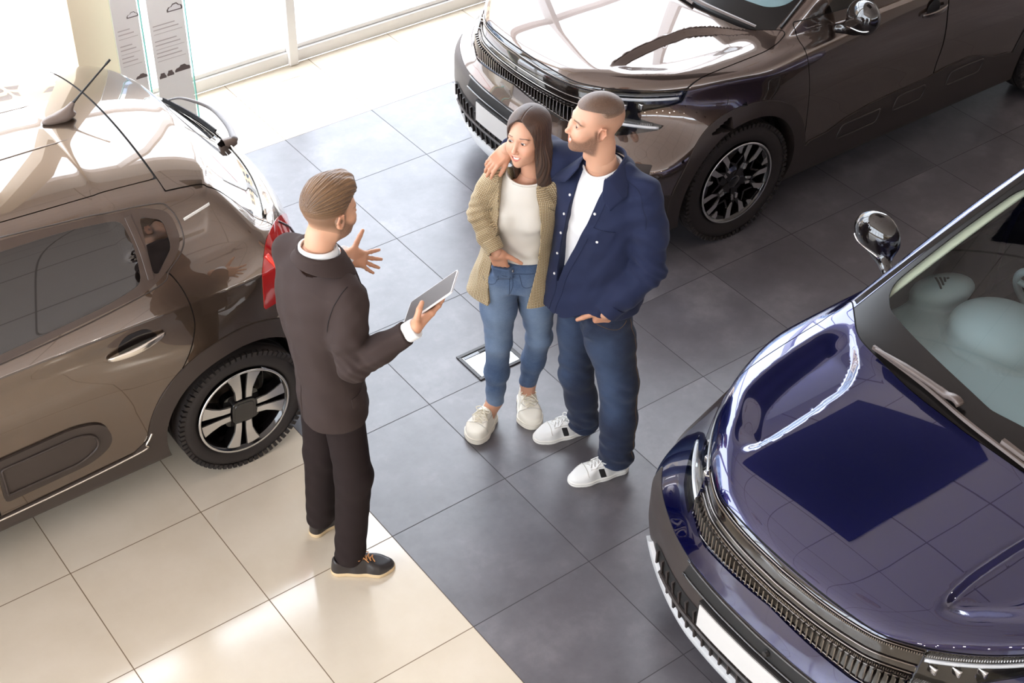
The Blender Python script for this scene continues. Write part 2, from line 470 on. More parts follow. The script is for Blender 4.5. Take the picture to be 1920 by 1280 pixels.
# ---- outside pavement
m = mat('pavement', rough=.8); p = coords(m); br = nd(m, 'ShaderNodeTexBrick'); ln(m, p, br.inputs['Vector'])
br.inputs['Color1'].default_value = (*lin(236, 226, 222), 1); br.inputs['Color2'].default_value = (*lin(228, 218, 214), 1); br.inputs['Mortar'].default_value = (*lin(196, 180, 174), 1)
br.inputs['Scale'].default_value = 5; br.inputs['Mortar Size'].default_value = .015
ln(m, br.outputs[0], bsdf(m).inputs['Base Color'])
mb = MB(); mb.box((-30, 2.75, -.2), (40, 45, -.02)); tag(mb.obj('pavement', m), kind='structure')
mb = MB(); mb.box((-30, 2.69, -.12), (40, 3.15, 0.0)); tag(mb.obj('trim_1', mat('concrete strip', lin(240, 236, 232), .7)), kind='structure')
mb = MB(); mb.box((-30, 4.15, -.03), (40, 4.32, -.005)); tag(mb.obj('kerb', mat('pink kerb', lin(226, 188, 184), .7)), kind='structure')

# ---- houses across the street, seen only as reflections
mb = MB(); M_fac = mat('facade', lin(214, 190, 160), .8); M_fac2 = mat('facade blue', lin(150, 168, 190), .8); M_fwin = mat('street window', lin(70, 80, 92), .15)
for k, (x0, x1, hh, yy) in enumerate(((-26, -14, 7.5, 24), (-13, -3, 10, 26), (-1, 9, 8, 23), (11, 24, 11, 27), (26, 38, 8, 25))):
    mb.box((x0, yy, -.1), (x1, yy+6, hh), k % 2)
    for fx in np.arange(x0+1, x1-1.2, 2.4):
        for fz in np.arange(1.2, hh-1.6, 2.8): mb.box((fx, yy-.05, fz), (fx+1.3, yy, fz+1.6), 2)
tag(mb.obj('exterior', None, mats=[M_fac, M_fac2, M_fwin]), kind='structure')
# ---- ceiling: tiled, with a flat dark panel added for the blue hood's reflection, dish lamps and downlights
m = mat('ceiling tiles', rough=.7); p = geo_pos(m); sp = nd(m, 'ShaderNodeSeparateXYZ'); ln(m, p, sp.inputs[0])
def edg(c, s):
    f = mth(m, 'FRACT', mth(m, 'DIVIDE', mth(m, 'ADD', c, 60.0), s)); return mth(m, 'MINIMUM', f, mth(m, 'SUBTRACT', 1.0, f))
g = mth(m, 'LESS_THAN', mth(m, 'MINIMUM', edg(sp.outputs[0], 1.2), edg(sp.outputs[1], .9)), .010)
ln(m, mixc(m, g, lin(206, 196, 190), lin(128, 114, 108)), bsdf(m).inputs['Base Color'])
CZ = 6.2
mb = MB(); mb.box((-9, -13, CZ), (14, 2.75, CZ+.2)); tag(mb.obj('ceiling', m), kind='structure')
tag_ = mat('dark reflection panel', lin(16, 15, 20), .8)
mb = MB(); mb.box((2.55, -.85, CZ-.02), (5.5, 1.7, CZ-.001)); tag(mb.obj('reflection_panel', tag_), kind='structure')  # stands in for a dark opening, placed by where the hood mirrors it
mb = MB(); M_dish = mat('ceiling dish', lin(196, 176, 160), .5)
for x, y in ((.6, -2.0), (3.2, -2.6), (5.8, -2.2), (-2.2, -1.0), (-.4, .8), (6.4, .4), (2.0, -5.0), (5.0, -5.2)):
    mb.lathe([(.02, CZ-.10), (.07, CZ-.14), (.09, CZ-.06), (.22, CZ-.05), (.24, CZ-.02), (.24, CZ)], 28, 'z', (x, y, 0))
tag(mb.obj('trim_3', M_dish, auto=40), kind='structure')
# ---- daylight portals in the glazed walls (clerestory and side glazing added for fill) and a few lit spots under the gallery
def area(name, loc, rot, sx, sy, energy, color=(1, 1, 1), portal=False, shape='RECTANGLE'):
    L = bpy.data.lights.new(name, 'AREA'); L.shape = shape; L.size = sx; L.size_y = sy; L.energy = energy; L.color = color
    if portal: L.cycles.is_portal = True
    o = bpy.data.objects.new(name, L); COL.objects.link(o); o.location = loc; o.rotation_euler = rot; return o
area('window daylight portal', (1.5, 2.64, 2.7), (math.radians(-90), 0, 0), 21, 5.2, 1, portal=True)
area('clerestory daylight portal', (2.5, -13.06, 4.6), (math.radians(90), 0, 0), 23, 2.2, 1, portal=True)
area('side daylight portal', (-9.06, -2.9, 2.85), (math.radians(90), 0, math.radians(-90)), 11.2, 4.7, 1, portal=True)
for x in (-6.5, -5, -3.5, -2, -.5, 1, 3, 5):
    for y in (-8.2, -9.8):
        area('gallery_spot', (x, y, 2.92), (0, 0, 0), .10, .10, 6, (1, .92, .82), shape='DISK')
# ---- column, glass information panels, floor outlet
mb = MB(); mb.box((.19, 2.2, 0), (.435, 2.52, CZ)); tag(mb.obj('pillar', M_cream, bevel=.004), kind='structure')
M_panelglass = glass_mat('panel glass', (.95, .985, .98), 1.5, 1.0)
M_pedge = mat('teal glass edge', lin(140, 226, 216), .1, 0, emit=0)
M_print = mat('printed film', lin(244, 240, 236), .35)
_t = nd(M_print, 'ShaderNodeBsdfTranslucent'); _t.inputs[0].default_value = (*lin(248, 244, 240), 1); _m = nd(M_print, 'ShaderNodeMixShader'); _m.inputs[0].default_value = .26
ln(M_print, bsdf(M_print).outputs[0], _m.inputs[1]); ln(M_print, _t.outputs[0], _m.inputs[2]); ln(M_print, _m.outputs[0], M_print.node_tree.nodes['Material Output'].inputs[0])
M_ink = mat('light print', lin(205, 196, 192), .5); M_inkd = mat('dark print', lin(112, 100, 96), .5); M_inkw = mat('pale print', lin(250, 248, 246), .5)
CARSIDE = A((0, .0), (.0, .012), (.012, .024), (.028, .026), (.040, .038), (.066, .040), (.080, .027), (.096, .022), (.100, .010), (.098, 0))
CARFRONT = A((0, 0), (0, .014), (.006, .020), (.010, .034), (.034, .034), (.038, .020), (.044, .014), (.044, 0))
def info_panel(x0, x1, y, z1, z_cars, two, label):
    r = empty('information_panel', ((x0+x1)/2, y, 0)); tag(r, label, 'display panel', 'glass information panels')
    ox = (x0+x1)/2
    def part(mb, nm, m, par=None): o = mb.obj(nm, m, r if par is None else par); o.data.transform(Matrix.Translation((-ox, -y, 0))); return o
    mb = MB(); mb.box((x0, y, .02), (x1, y+.010, z1)); part(mb, 'glass_sheet', M_panelglass)
    mb = MB(); mb.box((x1-.0005, y-.002, .02), (x1+.004, y+.012, z1)); part(mb, 'glass_edge', M_pedge)
    mb = MB(); mb.box((x0+.002, y-.0015, .03), (x1-.012, y-.0003, z1-.01)); f = part(mb, 'printed_sheet', M_print)
    mb = MB(); mb.box((x0-.02, y-.09, 0), (x1+.02, y+.10, .02)); part(mb, 'foot_plate', M_frame)
    w_ = x1-x0
    mb = MB()
    for k in range(9): 
        z = z_cars + .105 + .024*k + (.02 if k > 5 else 0); mb.box((x0+.02, y-.0022, z), (x1-.03-(.02*(k % 3)), y-.0016, z+(.006 if k % 3 else .003)))
    part(mb, 'text_lines', M_ink, f); mb = MB()
    for k in range(8):
        z = z_cars + .52 + .028*k; mb.box((x0+.02, y-.0022, z), (x1-.05-(.015*(k % 4)), y-.0016, z+.005))
    part(mb, 'text_lines', M_ink, f)
    mb = MB(); fn = lambda u, v, h: (u, y-.0016-h, v)
    sc = w_/.235
    mb.prism([(x1-.115*sc + p[0]*sc, z_cars + .012 + p[1]*sc) for p in CARSIDE], 0, .0008, fn)
    part(mb, 'car_silhouette', M_inkd, f); mb = MB()
    mb.prism([(x0+.018*sc + p[0]*sc, z_cars + p[1]*sc) for p in CARFRONT], 0, .0008, fn); part(mb, 'car_silhouette', M_inkd, f)
    if two: mb = MB(); mb.prism([(x0+.068*sc + p[0]*sc, z_cars + .004 + p[1]*sc) for p in CARFRONT], 0, .0008, fn); part(mb, 'car_silhouette', M_inkd, f)
    mb = MB(); zc = z_cars + .38
    for P in ([(x1-.115*sc + p[0]*sc, zc + p[1]*1.2*sc) for p in CARSIDE],): mb.prism(P, 0, .0008, fn)
    o = part(mb, 'car_picture', M_inkd, f)
    mb = MB(); mb.prism([(x1-.105*sc + p[0]*.8*sc, zc+.006 + p[1]*.85*sc) for p in CARSIDE], .0009, .0013, fn); part(mb, 'car_picture_highlight', M_inkw, f)
    return r
info_panel(.545, .765, 2.0, 2.1, .52, True, 'tall glass information panel with printed car outlines, in front of the window')
info_panel(.345, .505, 2.0, 2.1, .55, False, 'tall glass information panel with printed car outlines, beside the cream pillar')
# floor outlet hatch
r = empty('floor_outlet_hatch', (1.03, -.50, 0)); tag(r, 'open floor outlet box with a dark frame set in the dark tiles behind the woman', 'floor hatch')
def fbox(lo, hi, nm, m, par=None, bv=0):
    mb = MB(); mb.box(lo, hi); return mb.obj(nm, m, r if par is None else par, bevel=bv)
mb = MB()
for lo, hi in (((-.135, -.105, 0), (.135, -.085, .008)), ((-.135, .085, 0), (.135, .105, .008)), ((-.135, -.085, 0), (-.115, .085, .008)), ((.115, -.085, 0), (.135, .085, .008))): mb.box(lo, hi)
mb.obj('frame', mat('dark metal frame', lin(70, 68, 68), .35, .6), r, bevel=.002)
fbox((-.115, -.085, .0005), (.115, .085, .003), 'lid', mat('mirror steel lid', lin(235, 240, 242), .12, .9))
fbox((-.11, .062, .003), (.11, .080, .006), 'hinge_bar', mat('grey hinge', lin(120, 120, 122), .35, .6), None, .001)
fbox((-.02, .064, .006), (.02, .078, .009), 'latch', mat('latch', lin(60, 60, 62), .4, .3))
# ================================================================== car helpers
def paint(name, col, metal=.6, rough=.32, flake=None):
    m = mat(name, col, rough, metal, coat=1.0, coatr=.012); bsdf(m).inputs['Coat IOR'].default_value = 1.85
    if flake:
        vo = nd(m, 'ShaderNodeTexVoronoi'); vo.inputs['Scale'].default_value = 900; ln(m, coords(m), vo.inputs['Vector'])
        ln(m, mixc(m, mth(m, 'MULTIPLY', mth(m, 'GREATER_THAN', nd_col_r(m, vo.outputs['Color']), .9), .5), col, flake), bsdf(m).inputs['Base Color'])
    return m
def nd_col_r(m, c):
    n = nd(m, 'ShaderNodeSeparateColor'); ln(m, c, n.inputs[0]); return n.outputs[0]
M_blackgloss = mat('gloss black trim', lin(22, 17, 15), .08, 0, coat=1, coatr=.02)
M_plastic = mat('matt black cladding', lin(52, 44, 41), .5)
_n = noise(M_plastic, coords(M_plastic), 700, 2); bump(M_plastic, _n, .25, .0006)
M_plasticd = mat('dark plastic', lin(26, 22, 21), .55)
M_seam = mat('panel gap', lin(14, 11, 10), .7)
M_chrome = mat('chrome', lin(225, 222, 220), .08, 1)
M_frit = mat('black glass border', lin(20, 17, 16), .22, 0, spec=.35)
M_dchrome = mat('dark chrome', lin(138, 132, 128), .14, 1)
M_silver = mat('diamond cut alloy', lin(214, 212, 210), .22, .85)
M_rubber = mat('tyre rubber', lin(40, 34, 32), .62)
M_rimblack = mat('black alloy', lin(18, 15, 15), .15, .2, coat=.8, coatr=.03)
M_disc = mat('brake disc', lin(120, 112, 106), .35, .9)
M_carglass = glass_mat('tinted car glass', (.84, .88, .87), 1.5, 1.2)
M_privacy = mat('privacy glass', lin(20, 16, 14), .02, 0, coat=1, coatr=0.0, spec=.7)
M_lens = glass_mat('clear lamp lens', (.94, .95, .96), 1.5, 1.0)
M_plate = mat('blank plate', lin(196, 192, 188), .4)
M_skid = mat('silver skid plate', lin(238, 238, 238), .3, .1, coat=.4)
M_drl = mat('daylight strip', lin(235, 238, 242), .15, .3, coat=1)

def trim_curve(f, pts, proj_axis, it=40):
    """slide points onto surface f=0 along an axis direction by bisection from outside"""
    P = np.asarray(pts, float).copy(); d = np.asarray(proj_axis, float)
    n = 60; T = np.linspace(0, 1, n)
    lo = np.zeros(len(P)); hi = np.full(len(P), 1.0); found = np.zeros(len(P), bool)
    prev = f(P)
    for t0, t1 in zip(T[:-1], T[1:]):
        cur = f(P + d*t1); hit = (~found) & (prev > 0) & (cur <= 0)
        lo[hit] = t0; hi[hit] = t1; found |= hit; prev = cur
    for _ in range(25):
        m = .5*(lo+hi); v = f(P + d*m[:, None]) > 0
        lo = np.where(v, m, lo); hi = np.where(v, hi, m)
    return P + d*lo[:, None]
def snap(f, P, off=0., it=4):
    """nearest surface points, moved out by off; also returns the normals"""
    P = np.asarray(P, float).copy()
    for _ in range(it):
        d = f(P); G = grad(f, P, 1e-3); P -= (d/((G*G).sum(1)+1e-9))[:, None]*G
    G = grad(f, P, 1e-3); N = G/np.linalg.norm(G, axis=1)[:, None]
    return P + N*off, N

def tread_tyre(R, rr, w, grooves=True):
    """tyre revolve about y; outer face at y=0 side -> -w/2 .. w/2"""
    h = w/2
    prof = [(rr-.004, -h*.72), (rr+.006, -h*.82), (rr+.018, -h*.93), (rr+.45*(R-rr), -h*1.0), (R-.03, -h*.97), (R-.012, -h*.86), (R-.004, -h*.74)]
    for g in (-.42, 0, .42):
        prof += [(R, h*(g-.05)), (R-.008, h*(g-.04)), (R-.008, h*(g+.04)), (R, h*(g+.05))]
    prof += [(R-.004, h*.74), (R-.012, h*.86), (R-.03, h*.97), (rr+.45*(R-rr), h), (rr+.018, h*.93), (rr-.004, h*.72)]
    mb = MB(); mb.lathe(prof, 96)
    # shoulder blocks
    for s in (-1, 1):
        for i in range(72):
            a = i*2*math.pi/72
            R_ = Ry(-a)
            mb.box((R-.0235, s*h*.9-.012, -.0085), (R-.0015, s*h*.9+.009, .0085), R=R_)
    return mb

class MB2:
    def __init__(s, mb): s.mb = mb
    def prism(s, P, a, b, f, m=0): s.mb.prism(P, a, b, f, m)
def spoke_poly(pts, n, rot, fn, h0, h1, mb, mirror=False):
    for k in range(n):
        a = rot + k*2*math.pi/n; c, s = math.cos(a), math.sin(a)
        P = [(p[0]*c - p[1]*s, p[0]*s + p[1]*c) for p in pts]
        mb.prism(P, h0, h1, fn)

def wheel(parent, name, pos, R, rr, side, style, steer=0.):
    """side -1: outer face towards -y"""
    r = bpy.data.objects.new(name, None); COL.objects.link(r); r.parent = parent; r.location = pos; r.rotation_euler = (0, 0, steer)
    w = .215
    ty = tread_tyre(R, rr, w).obj('tyre', M_rubber, r, auto=40)
    f = lambda u, v, h: (u, side*(w/2 - h), v)      # h: depth inward from the outer face
    mb = MB()
    prof = [(rr+.004, .006), (rr-.003, .002), (rr-.012, .010), (rr-.018, .03), (rr-.03, .09), (rr-.035, .17)]
    mb.lathe([(a, side*(w/2-b)) for a, b in prof], 72)
    mb.lathe([(rr-.036, side*(w/2-.165)), (.02, side*(w/2-.165))], 48)
    rim = mb.obj('rim', M_rimblack, r, auto=40)
    mb = MB(); mb.lathe([(rr-.004, side*(w/2+.0005)), (rr+.003, side*(w/2+.0035)), (rr+.006, side*(w/2-.001))], 72); mb.obj('rim_edge', M_silver, r, smooth=True)
    mb = MB(); mb.lathe([(.06, side*(w/2-.125)), (.14, side*(w/2-.125)), (.14, side*(w/2-.145))], 48); mb.lathe([(.03, side*(w/2-.09)), (.075, side*(w/2-.09)), (.075, side*(w/2-.14))], 32)
    mb.obj('brake_disc', M_disc, r, auto=40)
    q = rr - .008
    if style == 'petal':
        for k in range(4):
            a = math.pi/2*k + math.radians(84); c, s = math.cos(a), math.sin(a)
            rot = lambda P: [(x*c - y*s, x*s + y*c) for x, y in P]
            for sg in (-1, 1):
                def pol(rad, th): return (rad*math.cos(sg*th), rad*math.sin(sg*th))
                P = [pol(.064, .10), pol(q*.5, .075), pol(q*.985, .075)] + [pol(q*.985, t) for t in np.linspace(.12, .42, 5)] + [pol(q*.80, .40), pol(q*.58, .395), pol(.072, .62)]
                sp = MB(); sp.prism(rot(P), .012, .06, f, 0)
                P2 = [pol(.068, .16), pol(q*.5, .105), pol(q*.975, .095)] + [pol(q*.975, t) for t in np.linspace(.13, .40, 5)] + [pol(q*.80, .37), pol(q*.58, .36), pol(.074, .52)]
                sp.prism(rot(P2), .009, .0125, f, 1); sp.obj('spoke', None, r, mats=[M_rimblack, M_silver])
        bk = MB(); bk.prism(rpoly([(-.085, -.085), (.085, -.085), (.085, .085), (-.085, .085)], .04), .03, .07, f)
        bk.obj('hub', M_rimblack, r, auto=30)
        hb = MB(); a = math.radians(84)
        P = rpoly([(-.058, -.058), (.058, -.058), (.058, .058), (-.058, .058)], .03); ca, sa = math.cos(a), math.sin(a)
        hb.prism([(x*ca - y*sa, x*sa + y*ca) for x, y in P], .004, .04, f); hb.prism([(x*.8*ca - y*.8*sa, x*.8*sa + y*.8*ca) for x, y in P], .001, .01, f)
        hb.obj('hub_cap', M_rimblack, r, bevel=.003)
    else:
        for k in range(5):
            bk = sp = MB2(MB())
            a = math.pi*2/5*k + math.radians(60); c, s = math.cos(a), math.sin(a)
            rot = lambda P: [(x*c - y*s, x*s + y*c) for x, y in P]
            def pl(rad, th): return (rad*math.cos(th), rad*math.sin(th))
            # radial arm then Y fork
            bk.prism(rot([(.03, -.024), (q*.52, -.020), (q*.52, .020), (.03, .024)]), .022, .07, f)
            for sg in (-1, 1):
                A_ = [(q*.50, -sg*.004), (q*.50, sg*.020), pl(q*.73, sg*.33), pl(q*.985, sg*.30), pl(q*.985, sg*.17), pl(q*.76, sg*.17)]
                bk.prism(rot(A_), .014, .06, f)
                B_ = [(q*.55, sg*.020), pl(q*.72, sg*.33), pl(q*.978, sg*.30), pl(q*.978, sg*.15), pl(q*.77, sg*.16)]
                sp.prism(rot(B_), .010, .0138, f, 1)
                # arms towards the next spoke: hexagon frames
                C_ = [pl(q*.73, sg*.33), pl(q*.66, sg*.33), pl(q*.47, sg*.60), pl(q*.53, sg*.63)]
                bk.prism(rot(C_), .018, .06, f)
                D_ = [(.080, sg*.010), (q*.53, sg*.005), (q*.53, sg*.019), (.085, sg*.024)]
                sp.prism(rot(D_), .017, .0218, f, 1)
            cap_ = [pl(q*.985, t) for t in np.linspace(.34, .92, 5)] + [pl(q*.90, .86), pl(q*.88, .62), pl(q*.90, .40)]
            if k % 1 == 0: bk.prism(rot(cap_), .012, .05, f)
            e_ = [pl(q*.975, t) for t in np.linspace(.44, .60, 3)] + [pl(q*.90, .60), pl(q*.80, .52), pl(q*.80, .46), pl(q*.90, .46)]
            sp.prism(rot(e_), .009, .0134, f, 1); bk.prism(rot(e_), .0135, .05, f, 0); sp.mb.obj('spoke', None, r, mats=[M_rimblack, M_silver])
        bk = MB(); bk.lathe([(.0, side*(w/2-.028)), (.07, side*(w/2-.028)), (.09, side*(w/2-.04)), (.09, side*(w/2-.08))], 40)
        bk.obj('hub', M_rimblack, r, auto=30)
        hb = MB(); hb.lathe([(0, side*(w/2-.016)), (.03, side*(w/2-.017)), (.036, side*(w/2-.022)), (.036, side*(w/2-.04))], 32); hb.obj('hub_cap', M_rimblack, r, auto=40)
    return r

M_dash = mat('slate teal dash', lin(142, 160, 164), .6)
M_dashd = mat('dark dash vent', lin(30, 32, 34), .6)
M_trimp = mat('pale pillar trim', lin(214, 218, 194), .7)
M_cabin = mat('dark cabin fabric', lin(44, 42, 43), .85)
M_wiperc = mat('wiper arm', lin(96, 84, 78), .35, .2)
def c5_interior(root, f):
    def dash(P):
        q = P.copy(); ay = np.abs(q[:, 1]); q2 = np.stack([q[:, 0], ay, q[:, 2]], 1)
        top = 1.045 - .10*(q[:, 0]-1.15) - .03*(ay/.7)**2
        d = lmax(.012, q[:, 2]-top, 1.02 + .30*ay*ay - q[:, 0], q[:, 0]-(1.74 - .05*ay), ay-.735, .70-q[:, 2])
        d = smin(d, ell(q2, (1.63, .665, 1.02), (.15, .085, .055), Rz(-.25)), .05)
        d = smin(d, ell(q, (1.60, .335, 1.025), (.205, .215, .085)), .035)
        d = smin(d, ell(q, (1.66, -.20, 1.0), (.13, .30, .05)), .06)
        d = d + .004*np.exp(-((np.sqrt(((q[:, 0]-1.60)/.235)**2 + ((q[:, 1]-.335)/.245)**2)-1)/.03)**2)
        return np.maximum(d, f(P) + .022)
    V, Q, N = net(dash, (1.0, -.8, .66), (1.85, .8, 1.2), .016); do = mesh_obj('dashboard', V, Q, M_dash, root, N=N)
    mb = MB()
    for yy in np.linspace(.06, .60, 34):
        p = snap(dash, [(1.165 + .36*yy*yy, yy, 1.05)], .001)[0][0]; mb.box((-.011, -.0035, -.004), (.011, .0035, .003), c=p)
    mb.obj('defrost_vent', M_dashd, do); mb = MB()
    for yy in np.linspace(-.60, -.06, 34):
        p = snap(dash, [(1.165 + .36*yy*yy, yy, 1.05)], .001)[0][0]; mb.box((-.011, -.0035, -.004), (.011, .0035, .003), c=p)
    mb.obj('defrost_vent', M_dashd, do)
    for sd in (-1, 1):
        mb = MB()
        for k in range(4):
            L = snap(dash, np.linspace(A(1.575 + .022*k, sd*(.635 + .010*k), 1.08), A(1.61 + .014*k, sd*(.700-.012*k), 1.08), 6), .001)[0]; mb.sweep(L, [(-.004, -.001), (.004, -.001), (.004, .002), (-.004, .002)])
        mb.obj('speaker_slot', M_dashd, do)
        L = np.linspace(A(1.275, sd*.700, 1.120), A(1.93, sd*.590, 1.485), 14); L = snap(f, L, -.030)[0]
        mb = MB(); mb.sweep(L, rpoly(A((-.008, -.028), (.008, -.028), (.008, .028), (-.008, .028)), .006, 3), (0, 1, 0)); mb.obj('pillar_trim', M_trimp, root, smooth=True)
    c = A(1.97, .36, .985); R_ = Ry(-.42)
    t = np.linspace(0, 2*math.pi, 41)[:-1]
    mb = MB(); mb.tube(c + np.stack([0*t, .185*np.cos(t), .178*np.sin(t)], 1) @ R_.T, .0165, 10, closed=True)
    sw = mb.obj('steering_wheel', M_dash, root, smooth=True)
    V, Q, N = net(lambda P: smin(rbox(P, c, (.02, .06, .05), .018, R_), smin(cap(P, c + R_ @ A(0, -.17, .02), c + R_ @ A(0, .17, .02), .013), cap(P, c, c + R_ @ A(0, 0, -.17), .014), .02), .03), c-.24, c+.24, .012); mesh_obj('wheel_hub', V, Q, M_dash, sw, N=N)
    for yy in (-.37, .37):
        def seat(P):
            q = P - A(2.55, yy, 0)
            d = rbox(q, (.13, 0, 1.02), (.075, .24, .36), .07, Ry(.22)); d = smin(d, rbox(q, (-.18, 0, .66), (.27, .25, .10), .08), .05)
            return smin(d, rbox(q, (.245, 0, 1.44), (.05, .13, .085), .045, Ry(.1)), .01)
        V, Q, N = net(seat, (2.0, yy-.3, .5), (3.0, yy+.3, 1.6), .025); mesh_obj('seat', V, Q, M_cabin, root, N=N)
    mb = MB(); mb.box((1.2, -.76, .32), (3.9, .76, .62)); mb.obj('cabin_floor', M_cabin, root)
    mb = MB(); L = snap(f, crom([(1.045, .52, 1.09), (1.02, .25, 1.10), (.99, 0, 1.10), (.985, -.30, 1.10)], 8), .016)[0]; mb.sweep(L, [(-.010, -.006), (.010, -.006), (.006, .010), (-.006, .010)], scale=np.linspace(.9, .7, len(L)))
    wb = mb.obj('wiper', M_wiperc, root)
    mb = MB(); L = snap(f, crom([(1.035, .50, 1.09), (1.035, .36, 1.10), (1.035, .20, 1.10), (1.03, .08, 1.10)], 8), .030)[0]; L[-6:, 2] += .012*np.sin(np.linspace(0, math.pi, 6)); mb.sweep(L, rpoly(A((-.016, -.009), (.016, -.009), (.013, .009), (-.013, .009)), .005, 3), scale=np.r_[np.linspace(.35, .8, 8), np.full(len(L)-16, .9), np.linspace(1, 1.15, 8)]); mb.obj('wiper_arm', M_wiperc, wb, smooth=True)
    mb = MB(); L = snap(f, crom([(1.01, -.12, 1.10), (1.02, -.35, 1.10), (1.10, -.66, 1.085)], 8), .022)[0]; mb.sweep(L, [(-.012, -.007), (.012, -.007), (.008, .010), (-.008, .010)], scale=np.linspace(1.1, .5, len(L))); mb.obj('wiper', M_wiperc, root)

# ------------------------------------------------------------------ the crossover
def c5_f(P):
    x, y, z = P[:, 0], P[:, 1], P[:, 2]
    ay = np.sqrt(y*y + 1e-4)
    fp = sinterp(z, [.15, .22, .30, .45, .60, .72, .82, .92, .99, 1.05], [.10, .06, .03, .0, .0, .025, .035, .045, .075, .12])
    bl = sinterp(ay, [0, .15, .35, .45, .68, .80, .88, .95, 1.1], [0, .004, .022, .045, .14, .22, .31, .46, .9])
    bh = sinterp(ay, [0, .15, .35, .5, .62, .72, .80, .88, .95, 1.1], [0, .012, .055, .145, .26, .39, .54, .78, 1.1, 1.8])
    k = sstep(.55, .95, z)
    fF = (fp + bl*(1-k) + bh*k - x)*(1-.45*sstep(.45, .85, ay))
    Yb = sinterp(z, [.1, .2, .35, .55, .75, .92, 1.02, 1.12, 1.3], [.85, .868, .895, .915, .922, .905, .868, .80, .62])
    Yb = Yb - .022*np.exp(-((x-2.2)/.75)**2)*sstep(.35, .6, z)*(1-sstep(.9, 1.05, z)) + .008*np.exp(-((x-.86)/.4)**2) + .01*np.exp(-((x-3.6)/.4)**2)
    fS = ay - Yb
    H = sinterp(x, [.0, .10, .3, .6, 1.03, 1.3, 3.0, 4.6], [.952, .992, 1.037, 1.072, 1.100, 1.112, 1.13, 1.12]) - .055*(ay/.72)**2
    ei = sinterp(x, [.25, .5, .78, .94, 1.04, 1.12], [.440, .412, .425, .495, .60, .70]); eo = sinterp(x, [.25, .40, .55, .75, 1.0, 1.12], [.50, .60, .70, .74, .76, .76])
    H = H - .030*sstep(.0, .040, ay-ei)*sstep(.0, .14, eo-ay)*sstep(.285, .40, x)*sstep(1.12, .93, x)
    fT = (z - H)
    fR = x - (4.50 - .06*sstep(.6, 1.1, z) - .12*ay**2 - .25*np.maximum(ay-.7, 0))
    low = lmax(.022, fF, fS, fT, fR, .17-z)
    xw = .95 + .33*ay*ay
    fW = (z - (1.075 + (x-xw)*.545 - .05*(x-xw)**2))*.88
    fRoof = z - (sinterp(x, [1.5, 2.1, 2.7, 3.5, 4.4], [1.58, 1.66, 1.675, 1.645, 1.55]) - .055*(ay/.6)**2)
    fG = (ay - (.845 - (np.maximum(z, 1.04)-1.05)*.40 - .05*sstep(1.9, .9, x)))*.93
    fRg = (x - (4.42 - (np.maximum(z, 1.0)-1.1)*.62 - .15*ay*ay))*.85
    cab = lmax(.013, fW, fRoof, fG, fRg, .8-z)
    return smin(low, cab, .03)

